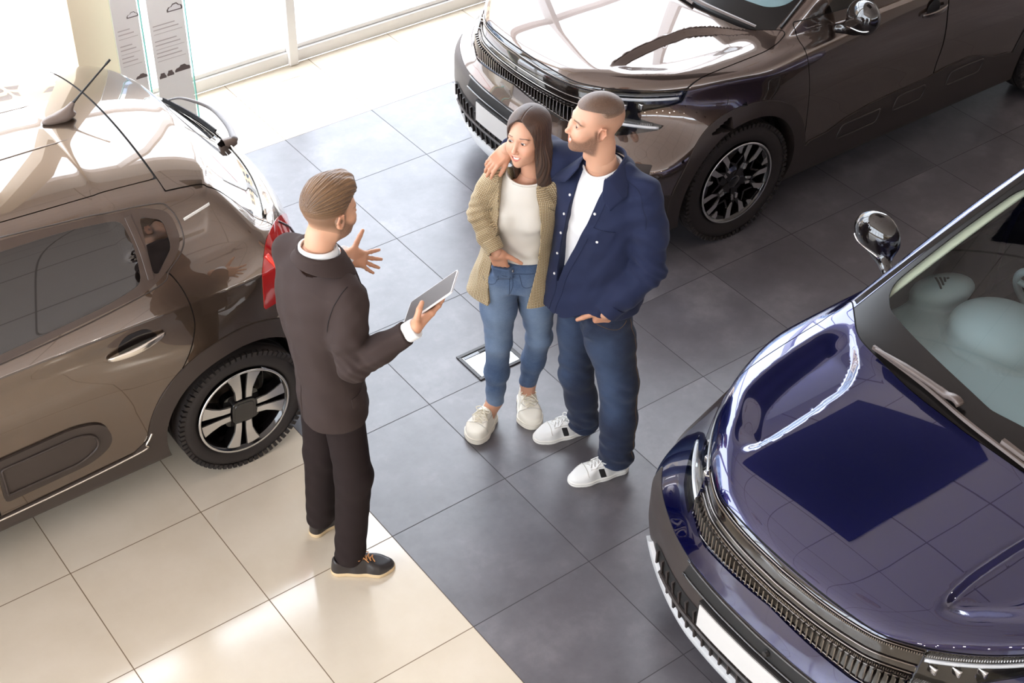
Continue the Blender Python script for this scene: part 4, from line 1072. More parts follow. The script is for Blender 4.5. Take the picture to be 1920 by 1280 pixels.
    mb = MB(); mb.sweep(L, rpoly(A((-.014, -.010), (.014, -.010), (.012, .010), (-.012, .010)), .006, 3), (.6, 0, 1), scale=np.linspace(1.25, .35, len(L))); mb.obj('wiper_arm', M_wiper, wr, smooth=True)
    mb = MB(); L2 = snap(f, crom([(3.79, .06, 1.10), (3.77, .22, 1.10), (3.71, .43, 1.10)], 6), .012)[0]; mb.sweep(L2, [(-.004, -.010), (.004, -.010), (.006, .008), (-.006, .008)], (.6, 0, 1)); mb.obj('wiper_blade', M_plasticd, wr)
    mb = MB(); mb.lathe([(0, .045), (.02, .043), (.024, .03), (.026, -.02)], 20, 'x', B0 + A(0, 0, .0)); mb.obj('wiper_pivot', M_antbase, wr, auto=40)
    # trim line under the rear window
    mb = MB(); yy = np.linspace(-.62, .62, 30); L = snap(f, np.stack([3.80-.36*yy*yy, yy, np.full(30, 1.080)], 1), .003)[0]; mb.tube(L, .007, 6); mb.obj('window_trim', M_chromewarm, tg, smooth=True)
    mb = MB()
    for ax in AX:
        for sd in (-1, 1): mb.lathe([(.368, sd*.80), (.368, sd*.5), (.02, sd*.5)], 40, 'y', (ax, 0, .325), a0=-.35, a1=math.pi+.35)
    mb.box((.2, -.5, .2), (3.8, .5, .26)); mb.box((1.2, -.8, .2), (2.93, .8, .25)); mb.obj('underbody', M_seam, root)
    for ax in AX:
        for sd in (-1, 1): wheel(root, 'wheel', (ax, sd*(.865-.1025), R), R, rr, sd, 'petal')
    return root
M_plasticw = mat('brown black cladding', lin(60, 50, 45), .42)
M_frametrim = mat('window surround', lin(74, 60, 52), .3, .1, coat=.3)
M_chromewarm = mat('bright trim', lin(226, 218, 208), .16, .9)
M_redlamp = mat('red lamp lens', lin(190, 24, 20), .06, 0, coat=1, trans=.25)
M_redbright = mat('bright red lamp strip', lin(245, 60, 44), .1, 0, coat=1)
M_whiteflash = mat('white flash', lin(245, 242, 236), .3)
M_antbase = mat('antenna base', lin(120, 104, 94), .35)
M_wiper = mat('wiper grey', lin(150, 146, 146), .35)
P_GRAY = paint('warm grey metallic paint', lin(86, 71, 63), .85, .25)
P_BLUE = paint('deep blue metallic paint', lin(4, 9, 72), .75, .2)
P_C3 = paint('bronze grey metallic paint', lin(98, 81, 67), .85, .25)
gray_car, f5, ws5 = c5_build('crossover_car', 1.84, .48, P_GRAY, 'grey crossover car with black wheel arch cladding standing behind the couple')
blue_car = copy_tree(gray_car, None, {P_GRAY: P_BLUE}); blue_car.location = (.47, -2.83, 0)
blue_car['label'] = 'dark blue crossover car with a glossy hood, its front beside the standing couple'
c3_build(-3.623, .415, P_C3, 'bronze grey hatchback car with roof antenna behind the man in the suit')
# ================================================================== people: shared anatomy
def frame(fwd_az, tilt=0., roll=0.):
    """columns: forward, left, up (world) for a facing azimuth in degrees; tilt>0 looks down"""
    R = Rz(math.radians(fwd_az)) @ Ry(math.radians(tilt)) @ Rx(math.radians(roll)); return R
class Loc:
    """rigid local frame"""
    def __init__(s, o, R): s.o = np.asarray(o, float); s.R = np.asarray(R)
    def to(s, P): return (P - s.o) @ s.R
    def w(s, p): return np.asarray(p, float) @ s.R.T + s.o
def chain(P, pts, rad, k=.02):
    d = None
    for i in range(len(pts)-1):
        c = cap(P, pts[i], pts[i+1], rad[i], rad[i+1]); d = c if d is None else smin(d, c, k)
    return d
def loft(P, zs, cx, cy, a, b, rz=0., ex=2.0, cap_=True):
    """stack of elliptic sections along world z: centre cx,cy half-width a (along left), half-depth b (along forward), heading rz"""
    z = P[:, 2]; g = lambda q: sinterp(z, zs, q)
    X = P[:, 0]-g(cx); Y = P[:, 1]-g(cy); rr = np.radians(sinterp(z, zs, rz)) if np.ndim(rz) else math.radians(rz)
    c, s = np.cos(rr), np.sin(rr); u = c*X + s*Y; v = -s*X + c*Y
    A_, B_ = g(a), g(b)
    k = (np.abs(u/B_)**ex + np.abs(v/A_)**ex)**(1/ex)
    g1 = np.sqrt((u/B_**2)**2 + (v/A_**2)**2) + 1e-9
    kk = np.sqrt((u/B_)**2 + (v/A_)**2) + 1e-9
    d = (k-1)*kk/g1
    d = np.maximum(d, -np.minimum(A_, B_))
    if cap_: d = smax(d, np.maximum(zs[0]-z, z-zs[-1]), .02)
    return d
def wav(P, seed, n=5, lam=(.05, .12), amp=.003, dirs=None):
    """gentle cloth unevenness: sum of random waves"""
    r = np.random.default_rng(seed); s = 0
    for i in range(n):
        d = r.normal(size=3) if dirs is None else np.asarray(dirs, float) + r.normal(size=3)*.35
        d /= np.linalg.norm(d); l = r.uniform(*lam); ph = r.uniform(0, 6.28)
        q = P + .02*np.sin(P[:, [1, 2, 0]]*23 + i*1.7)
        s = s + np.sin(q@d*2*math.pi/l + ph)
    return amp*s/math.sqrt(n)
def ridge(P, a, b, w, h):
    """a raised fold along segment a-b: returns displacement"""
    a = np.asarray(a, float); b = np.asarray(b, float); ab = b-a; t = np.clip(((P-a)@ab)/(ab@ab), 0, 1)
    d = np.linalg.norm(P - a - t[:, None]*ab, axis=1)
    return h*np.exp(-(d/w)**2)*np.sin(math.pi*np.clip(t, .02, .98))**.5

# ---------------------------------------------------------------- head (local: x forward, y left, z up; origin between the ears)
class Head:
    def __init__(s, loc, female=False, smile=.5, scale=1.0, beard=False, neck=.9, nk=None): s.nk = neck; s.L = loc; s.f = female; s.sm = smile; s.sc = scale; s.beard = beard
    def loc(s, P): return s.L.to(P)/s.sc
    def skull(s, q):
        f = s.f
        d = ell(q, (-.012, 0, .040), (.099, .076, .088))
        d = smin(d, ell(q, (.028, 0, -.018), (.068, .060 if f else .063, .092)), .03)
        return d
    def sdf(s, P):
        q = s.loc(P); f = s.f; m = np.stack([q[:, 0], np.abs(q[:, 1]), q[:, 2]], 1)
        d = s.skull(q)
        jw = .042 if f else .050
        d = smin(d, ell(m, (.022, jw-.006, -.062), (.040, .016, .034)), .03)           # jaw angle
        d = smin(d, ell(q, (.062, 0, -.088), (.030, .030 if f else .034, .026)), .03)     # chin block
        d = smin(d, ell(q, (.080, 0, -.098), (.015, .016 if f else .021, .014)), .016)
        d = smin(d, ell(m, (.060, .045, -.016), (.024, .020, .018)), .022)               # cheekbone
        ck = .5 + s.sm
        d = smin(d, ell(m, (.074, .036, -.040), (.018, .017, .017)), .02*ck)
        d = smin(d, cap(m, (.082, .0, .030), (.074, .042, .026), .0105 if not f else .008), .016)   # brow
        d = smax(d, -ell(m, (.103, .034, .010), (.022, .021, .0125)), .012)               # eye socket
        d = smin(d, ell(m, (.0765, .0325, .0095), (.0145, .0160, .0125)), .004)           # closed ball of the lid
        d = smin(d, chain(q, [(.087, 0, .022), (.0975, 0, -.004), (.1085, 0, -.027)], [.0070, .0076, .0094], .006), .010)
        d = smin(d, ell(q, (.1095, 0, -.0300), (.0105, .0100, .0088)), .006)
        d = smin(d, ell(m, (.0995, .0112, -.0340), (.0095, .0062, .0068)), .006)
        d = smax(d, -ell(m, (.1035, .0060, -.0415), (.0055, .0032, .0036)), .003)
        # mouth
        z0 = -.0640; up = .010*s.sm
        c1 = (.083-.004*s.sm, .0235+.004*s.sm, z0+up); mid = (.0985, 0, z0-.0005)
        d = smin(d, ell(q, (.074, 0, -.066), (.022, .034, .026)), .014)
        d = smin(d, chain(m, [(.0970, 0, z0+.0062), (.0945, .010, z0+.0066+.1*up), (.089, .019, z0+.003+.6*up), c1], [.0036, .0038, .0028, .0016], .003), .004)
        d = smin(d, chain(m, [(.0958, 0, z0-.0095), (.0932, .010, z0-.0084+.2*up), (.088, .019, z0-.0035+.6*up), c1], [.0052, .0048, .0032, .0016], .003), .004)
        op = .0042*s.sm + .0003
        d = smax(d, -chain(m, [(.102, 0, z0-.0002), (.098, .010, z0+.1*up), (.089, .0195, z0+.0006+.7*up), c1], [op+.0008, op+.0006, op*.6, .0006], .002), .0018)
        # ears
        e = ell(m, (-.004, .0755, -.004), (.0185, .0085, .031), Rz(.25))
        e = smax(e, -ell(m, (-.001, .0845, -.002), (.010, .0065, .018)), .005)
        e = smin(e, chain(m, [(.008, .0765, .010), (.002, .0835, .026), (-.014, .0845, .022), (-.020, .0825, -.002), (-.010, .0795, -.022)], [.003, .0036, .0038, .0034, .004], .004), .003)
        e = smin(e, ell(m, (.004, .076, -.029), (.007, .005, .008)), .006)
        d = smin(d, e, .005)
        # neck (towards the trunk below)
        d = smin(d, chain(q, [(-.030, 0, -.03), (-.034, 0, -.10), (-.050, 0, -.19)], [.054*s.nk, .062*s.nk, .070*s.nk], .03), .028)
        if not f: d = smin(d, ell(q, (.018, 0, -.145), (.012, .011, .016)), .02)
        return d*s.sc
    def lid_cut(s, q):
        """almond eye opening on the lid ball: <0 inside"""
        y = np.abs(q[:, 1]); t = (y-.0325)/.0142
        up = .0096 + .0050*(1-t*t) - .0010*t; lo = .0090 - .0044*(1-t*t) + .0010*t
        return np.maximum(np.maximum(q[:, 2]-up, lo-q[:, 2]), np.maximum(np.abs(t)-.93, .076-q[:, 0])/1.0)
    def colors(s, V, hair, skin, beardc=None, lip=None):
        q = s.loc(V); x, y, z = q.T; ay = np.abs(y)
        c = np.tile(np.asarray(skin, float), (len(q), 1))
        def blend(m, col): 
            nonlocal c
            m = np.clip(m, 0, 1)[:, None]; c = c*(1-m) + np.asarray(col, float)*m
        # blush, nose, ears
        blend(.35*np.exp(-(((ay-.045)/.02)**2 + ((z+.03)/.018)**2))*(x > .03), A(skin)*A(1.05, .74, .66))
        blend(.3*np.exp(-(((x-.110)/.012)**2 + (y/.012)**2 + ((z+.03)/.012)**2)), A(skin)*A(1.05, .75, .68))
        blend(.35*sstep(.070, .080, ay)*(np.abs(z) < .04)*(x > -.03), A(skin)*A(1.05, .72, .62))
        # lips
        z0 = -.0640; up = .010*s.sm; t = ay/(.0255+.004*s.sm)
        zc = z0 + up*np.clip(t, 0, 1)**2
        hi = zc + .0100*(1-np.clip(t, 0, 1)**1.6) ; lo = zc - .0135*(1-np.clip(t, 0, 1)**1.8)
        lm = sstep(.0012, -.0012, np.maximum(z-hi, lo-z))*sstep(1.03, .95, t)*(x > .075)
        blend(lm*.8, lip if lip is not None else A(skin)*A(.95, .58, .55))
        # brows
        bz = (.0345 if s.f else .0285) + (-.0010 if s.f else .0025)*np.clip((ay-.018)/.02, 0, 1) - .009*np.clip((ay-.042)/.015, 0, 1)**2
        bm = sstep(.0050 if not s.f else .0032, .0015, np.abs(z-bz))*sstep(.010 if not s.f else .013, .015 if not s.f else .021, ay)*sstep(.060, .052, ay)*(x > .03)
        blend(bm*(.85 if not s.f else .8), hair)
        # lid edge / lashes
        lc = s.lid_cut(q)
        blend(sstep(.0034, .0008, np.abs(lc+.0004))*(x > .070)*(z > .0095)*(.9 if s.f else .6)*(ay > .014)*(ay < .052), A(.02, .012, .01))
        blend(.22*np.exp(-(((ay-.032)/.016)**2 + ((z-.006)/.012)**2))*(x > .06), A(skin)*A(.72, .6, .55))
        if s.beard:
            n = np.random.default_rng(4).uniform(0, 1, len(V))
            lw = sstep(-.030, -.056, z - .55*np.clip(.055-x, -.03, .06)*0 - .028*sstep(.07, .02, x))*sstep(-.012, .012, x)*sstep(-.128, -.112, z)
            side = sstep(-.006, .010, x)*sstep(.030, .016, x)*sstep(.02, .0, z)*sstep(.045, .058, ay)
            must = sstep(.026, .022, ay)*sstep(-.042, -.046, z)*sstep(-.058, -.055, z)*(x > .07)
            cheek = sstep(.016, .024, np.hypot((ay-.0), (z+.060))*1.0)
            m = np.maximum(np.maximum(lw*np.maximum(cheek, (z < -.082)), side), must)
            m = m*(1-lm)*(1-.9*((z > -.060) & (z < -.046) & (ay < .004)))
            blend(m*(.48+.3*n), beardc if beardc is not None else hair)
        return c

M_skin = None
def skin_mat():
    m = mat('skin', (.6, .4, .3), .48, 0, sss=.12); b = bsdf(m)
    at = nd(m, 'ShaderNodeVertexColor', layer_name='Col'); ln(m, at.outputs[0], b.inputs['Base Color'])
    b.inputs['Subsurface Radius'].default_value = (.012, .005, .003); b.inputs['Subsurface Scale'].default_value = .6
    n = noise(m, coords(m), 420, 3); bump(m, n, .12, .0006); return m
M_skin = skin_mat()
M_eye = mat('eye white', lin(225, 215, 208), .12, 0, coat=.5)
def iris_mat(col):
    m = mat('iris', col, .1, 0, coat=1); return m
M_pupil = mat('pupil', (.006, .005, .005), .08, 0, coat=1)
M_teeth = mat('teeth', lin(236, 228, 214), .25)

def hand_sdf(P, loc, right=True, curl=(.3, .3, .35, .4), spread=(.12, .03, -.05, -.14), thumb=(.75, .55, -.25), tcurl=.3, sc=1.0, fore=None):
    """wrist at the origin, +x fingers, +z back of the hand, +y thumb side (right hand; mirrored for left)"""
    q = loc.to(P)/sc
    q = q.copy()
    if not right: q[:, 1] = -q[:, 1]
    d = rbox(q, (.050, -.001, 0), (.048, .040, .0135), .0125)
    d = smin(d, ell(q, (.034, .026, -.010), (.034, .017, .015)), .018)
    d = smin(d, ell(q, (.036, -.026, -.008), (.036, .014, .014)), .016)
    tl = A(-.06, 0, 0) if fore is None else (lambda v: v/np.linalg.norm(v)*.075)(loc.to(np.asarray(fore, float)[None])[0])
    if fore is not None and not right: tl[1] = -tl[1]
    d = smin(d, cap(q, tl, (.012, 0, 0), .0255, .0255), .025)
    bs = [(.092, .0285), (.097, .0095), (.094, -.0105), (.085, -.0295)]; Ls = [.074, .082, .075, .060]; R_ = [.0092, .0094, .0089, .0080]
    for i in range(4):
        p = A(bs[i][0], bs[i][1], 0.001); az = spread[i]; pit = 0.
        cs = curl[i] if np.ndim(curl[i]) else (curl[i]*.8, curl[i]*1.1, curl[i]*.8)
        pts = [p]; 
        for seg, c in zip((.45, .30, .25), cs):
            pit += c; dv = A(math.cos(az)*math.cos(pit), math.sin(az)*math.cos(pit), -math.sin(pit)); p = p + dv*Ls[i]*seg; pts.append(p)
        r = R_[i]; fd = chain(q, pts, [r*1.05, r, r*.93, r*.80], .003)
        fd = smin(fd, ell(q, pts[1], (r*1.08,)*3), .004)
        d = smin(d, fd, .009)
    th = A(*thumb); th /= np.linalg.norm(th); p0 = A(.022, .030, -.008); p1 = p0 + th*.040
    ax = np.cross(th, A(0, 0, 1)); ax /= np.linalg.norm(ax)+1e-9
    t2 = th*math.cos(tcurl) + A(.75, -.35, -.1)*math.sin(tcurl); t2 /= np.linalg.norm(t2); p2 = p1 + t2*.032
    t3 = th*math.cos(tcurl*1.6) + A(.75, -.35, -.1)*math.sin(tcurl*1.6); t3 /= np.linalg.norm(t3); p3 = p2 + t3*.026
    d = smin(d, chain(q, [p0, p1, p2, p3], [.0145, .0120, .0108, .0086], .004), .011)
    return d*sc
def hand_frame(wrist, fingers, back):
    """build a Loc from the wrist point, finger direction and back-of-hand direction"""
    x = np.asarray(fingers, float); x = x/np.linalg.norm(x); z = np.asarray(back, float); z = z - x*(z@x); z /= np.linalg.norm(z); y = np.cross(z, x)
    return Loc(wrist, np.stack([x, y, z], 1))

def merge(parts):
    """several (V, Q, N, col) -> one mesh"""
    Vs, Fs, Ns, Cs = [], [], [], []; n = 0
    for V, Q, N, C in parts:
        Vs.append(V); Fs += [tuple(int(i)+n for i in q) for q in Q]; Ns.append(N); Cs.append(np.broadcast_to(C, V.shape)); n += len(V)
    return np.concatenate(Vs), Fs, np.concatenate(Ns), np.concatenate(Cs)

def body_mesh(name, head, hair_c, skin_c, trunk, hands, ext=None, beardc=None, lip=None, hh=.0019):
    """one mesh: finely meshed head and hands, coarser hidden trunk"""
    o = head.L.o; parts = []
    hb = lambda P: np.maximum(head.sdf(P), (o[2]-.195*head.sc) - P[:, 2])
    V, Q, N = net(hb, o - A(.16, .16, .22), o + A(.16, .16, .17), hh, lip=1.5)
    # open the eyelids
    S = Surf(V, Q, hb); gx = lambda P: np.where(head.loc(P)[:, 0] > .06, head.lid_cut(head.loc(P)), 1.0)
    S = S.split(gx)[1]
    used = np.unique(np.concatenate([np.asarray(f) for f in S.F])); mp = -np.ones(len(S.V), int); mp[used] = np.arange(len(used))
    V = S.V[used]; F = [tuple(mp[i] for i in f) for f in S.F]; N = S.normals(V)
    parts.append((V, F, N, head.colors(V, hair_c, skin_c, beardc, lip)))
    for hf, lo, hi in hands:
        V, Q, N = net(hf, lo, hi, .0022, lip=1.5)
        parts.append((V, Q, N, A(skin_c)*A(1.0, .93, .88)))
    V, Q, N = net(trunk, *ext, .012, lip=1.6); parts.append((V, Q, N, A(skin_c)))
    V, F, N, C = merge(parts)
    return mesh_obj(name, V, F, M_skin, None, N=N, col=C)

def eyes(head, root, gaze, icol):
    for s in (-1, 1):
        c = A(.0752, .0325*s, .0098); r = .0140
        mb = MB()
        g = head.L.R.T @ np.asarray(gaze, float); g = g - 0; g /= np.linalg.norm(g)
        g = g*A(1, 1, 1); g[1] *= .8; g /= np.linalg.norm(g)
        a = np.cross((0, 0, 1), g); a /= np.linalg.norm(a); b = np.cross(g, a)
        V = []; F = []; M = []; nr, na = 20, 28
        ths = np.r_[0, .16, .20, .42, .47, np.linspace(.6, 1.9, nr-5)]
        for t in ths:
            rr = r*(1.0 + (.035*(1-(t/.47)**2) if t < .47 else 0))
            for k in range(na):
                ph = 2*math.pi*k/na; V.append(c + rr*(math.cos(t)*g + math.sin(t)*(math.cos(ph)*a + math.sin(ph)*b))*A(1, 1.14, .96))
        for i in range(len(ths)-1):
            for k in range(na):
                F.append((i*na+k, i*na+(k+1) % na, (i+1)*na+(k+1) % na, (i+1)*na+k)); M.append(2 if ths[i+1] <= .21 else 1 if ths[i+1] <= .48 else 0)
        Vw = head.L.w(np.array(V)*head.sc)
        o = mesh_obj('eye', Vw, F, None, root, smooth=True, mats=[M_eye, icol, M_pupil], fmat=M)
    if head.sm > .3:
        z0 = -.0640; up = .010*head.sm
        t = np.linspace(-1, 1, 15); y = t*(.0215)
        P = np.stack([.0950 - .012*t*t, y, z0 - .0010 + up*.75*t*t], 1); mb = MB()
        mb.sweep(head.L.w(P*head.sc), [(-.002, -.0044), (.002, -.0044), (.002, .0048), (-.002, .0048)], head.L.R[:, 2]); mb.obj('teeth', M_teeth, root, smooth=False)

# ---------------------------------------------------------------- shoes (local: x from heel to toe, y left, z up)
def shoe_sdf(q, L=.285, sole=.030, style='sneaker'):
    x, y, z = q.T; k = L/.285; x = x/k; q = np.stack([x, y, z], 1)
    wd = .006 if style == 'chunky' else 0.
    foot = smin(smin(cap(np.stack([x, y, 0*z], 1), (.036, 0, 0), (.12, .002, 0), .034, .036), cap(np.stack([x, y, 0*z], 1), (.12, .002, 0), (.205, .0, 0), .037, .047), .03), cap(np.stack([x, y, 0*z], 1), (.20, 0, 0), (.243, .006, 0), .046, .034 if style != 'derby' else .028), .03)
    foot = foot - wd
    so = smax(foot - (.0005 if style == 'derby' else .002), np.maximum(-z, z-sole), .005)
    top = sinterp(x, [0, .05, .115, .145, .19, .24, .285], [.100, .096, .100, .095, .072, .055, .045]) + sole - .03 + (.006 if style == 'chunky' else 0)
    wid = sinterp(x, [0, .05, .1, .15, .2, .25, .285], [.0, .001, .002, .004, .003, .002, 0])
    u = foot + .002 + .42*np.clip(z-sole, 0, 1)**1.05*sinterp(x, [0, .06, .14, .2, .27], [.30, .45, .55, .45, .25])
    up = smax(smax(u, z-top, .022), sole-.01-z, .004)
    # ankle opening
    up = smax(up, -cap(q, (.050, 0, sole+.066), (.060, 0, sole+.16), .027, .034), .008)
    return so, up
def make_shoe(name, loc, L, style, mats_, root, stripes=False):
    s_ = .036 if style == 'chunky' else .027 if style == 'sneaker' else .020
    lo = loc.w((.14, 0, .06)) - .23; hi = loc.w((.14, 0, .06)) + .23
    f1 = lambda P: shoe_sdf(loc.to(P), L, s_, style)[0]
    gro = lambda P: f1(P) + (.0016*np.sin(loc.to(P)[:, 2]*2*math.pi/.011) if style != 'derby' else 0)*sstep(.0, .004, loc.to(P)[:, 2])
    f2 = lambda P: shoe_sdf(loc.to(P), L, s_, style)[1]
    V, Q, N = net(f2, lo, hi, .0042); up = mesh_obj(name, V, Q, mats_[0], root, N=N)
    V, Q, N = net(gro, lo, hi, .0042); mesh_obj('sole', V, Q, mats_[1], up, N=N)
    k = L/.285
    def onup(pts, off=.0015):
        P = loc.w(np.asarray(pts, float)*A(k, 1, 1)); 
        return snap(f2, P, off)[0]
    mb = MB()
    for i, xx in enumerate(np.linspace(.122, .185, 5)):
        zt = .10 - .45*(xx-.12); w_ = .020 - .002*i*.5
        a = onup(crom([(xx+.006, -w_, zt), (xx, 0, zt+.012), (xx-.006, w_, zt)], 5), .0022); mb.tube(a, .0030, 6)
        if i < 4:
            a = onup(crom([(xx+.016, w_*.9, zt), (xx+.008, 0, zt+.008), (xx, -w_*.9, zt)], 5), .0034); mb.tube(a, .0024, 6)
    p = onup([(.118, 0, .11)], .004)[0]
    for sg in (-1, 1):
        lp = crom([p, p + loc.R @ A(-.004, sg*.018, .010), p + loc.R @ A(.004, sg*.036, .002), p + loc.R @ A(.012, sg*.022, -.002), p], 5); mb.tube(lp, .0022, 6)
        mb.tube(crom([p, p + loc.R @ A(.018, sg*.014, .004), onup([(.165, sg*.030, .08)], .004)[0]], 5), .0022, 6)
    mb.obj('laces', mats_[2], up, smooth=True)
    if style != 'derby':
        # toe cap seam, eyestay
        mb = MB(); a = onup(crom([(.20, -.045, .05), (.205, -.025, .08), (.207, 0, .09), (.205, .025, .08), (.20, .045, .05)], 8), .0006); mb.tube(a, .0016, 5)
        for sg in (-1, 1): mb.tube(onup(crom([(.10, sg*.040, .09), (.15, sg*.036, .085), (.188, sg*.024, .08)], 8), .0006), .0016, 5)
        mb.obj('shoe_seam', mats_[3], up, smooth=True)
    if stripes:
        for sg in (-1, 1):
            S = Surf(V*0, [], f2); V2, Q2, N2 = net(f2, lo, hi, .0042); S = Surf(V2, Q2, f2)
            I = S.split(lambda P: (lambda q: lmax_(np.abs(q[:, 0]/k - .135 - .25*(q[:, 2]-.05)) - .0125, s_+.002-q[:, 2], q[:, 2]-.074, .01-sg*q[:, 1]))(loc.to(P)))[0]
            I.obj('shoe_stripe', mats_[4], up, off=.0012, rim=.002)
    return up
def foot_loc(heel, toe, yaw_only=True, z=0.0):
    h = A(*heel, z); t = A(*toe, z); x = t-h; L = np.linalg.norm(x); x /= L; return Loc(h, np.stack([x, np.cross((0, 0, 1), x), A(0, 0, 1)], 1)), L

def cloth_mat(name, col, rough=.85, scale=900, amt=.25, var=.08, sheen=.15):
    m = mat(name, col, rough, 0, sheen=sheen); p = coords(m)
    n = noise(m, p, 6, 4); n2 = noise(m, p, scale, 2)
    a = tuple(c*(1-var) for c in col); b = tuple(min(1, c*(1+var)) for c in col)
    ln(m, mixc(m, n, a, b), bsdf(m).inputs['Base Color']); bump(m, n2, amt, .0008); return m
def denim(name, dark, light):
    m = mat(name, dark, .85, 0, sheen=.1); p = coords(m)
    at = nd(m, 'ShaderNodeVertexColor', layer_name='Col')
    n = noise(m, p, 260, 2); n2 = noise(m, p, 14, 4, .65)
    w = nd(m, 'ShaderNodeTexWave', wave_type='BANDS'); w.inputs['Scale'].default_value = 260; w.inputs['Distortion'].default_value = 1.5; ln(m, p, w.inputs['Vector'])
    f = mth(m, 'ADD', mth(m, 'MULTIPLY', n2, .35), mth(m, 'MULTIPLY', n, .22)); f = mth(m, 'ADD', f, nd_col_r(m, at.outputs[0])); f = mth(m, 'SUBTRACT', f, .28)
    ln(m, mixc(m, f, dark, light), bsdf(m).inputs['Base Color']); bump(m, mth(m, 'ADD', n, w.outputs['Fac']), .22, .0008); return m
# ================================================================== the salesman
HD = A(.612, .791, 0)/np.linalg.norm((.612, .791))
def J(u, v, G, d=0):
    dd = np.array(R3).T @ A((u-960)/FPX, (v-640)/FPX, 1); s = ((A(G[0], G[1], 0)-CAM)@HD+d)/(dd@HD); return CAM+s*dd
CR, CU, CF = A(*R3[0]), -A(*R3[1]), A(*R3[2])

def fit_hair(head, P, cut, thick, seed=1):
    q = head.loc(P); return (head.skull(q) - thick(q))*head.sc, q

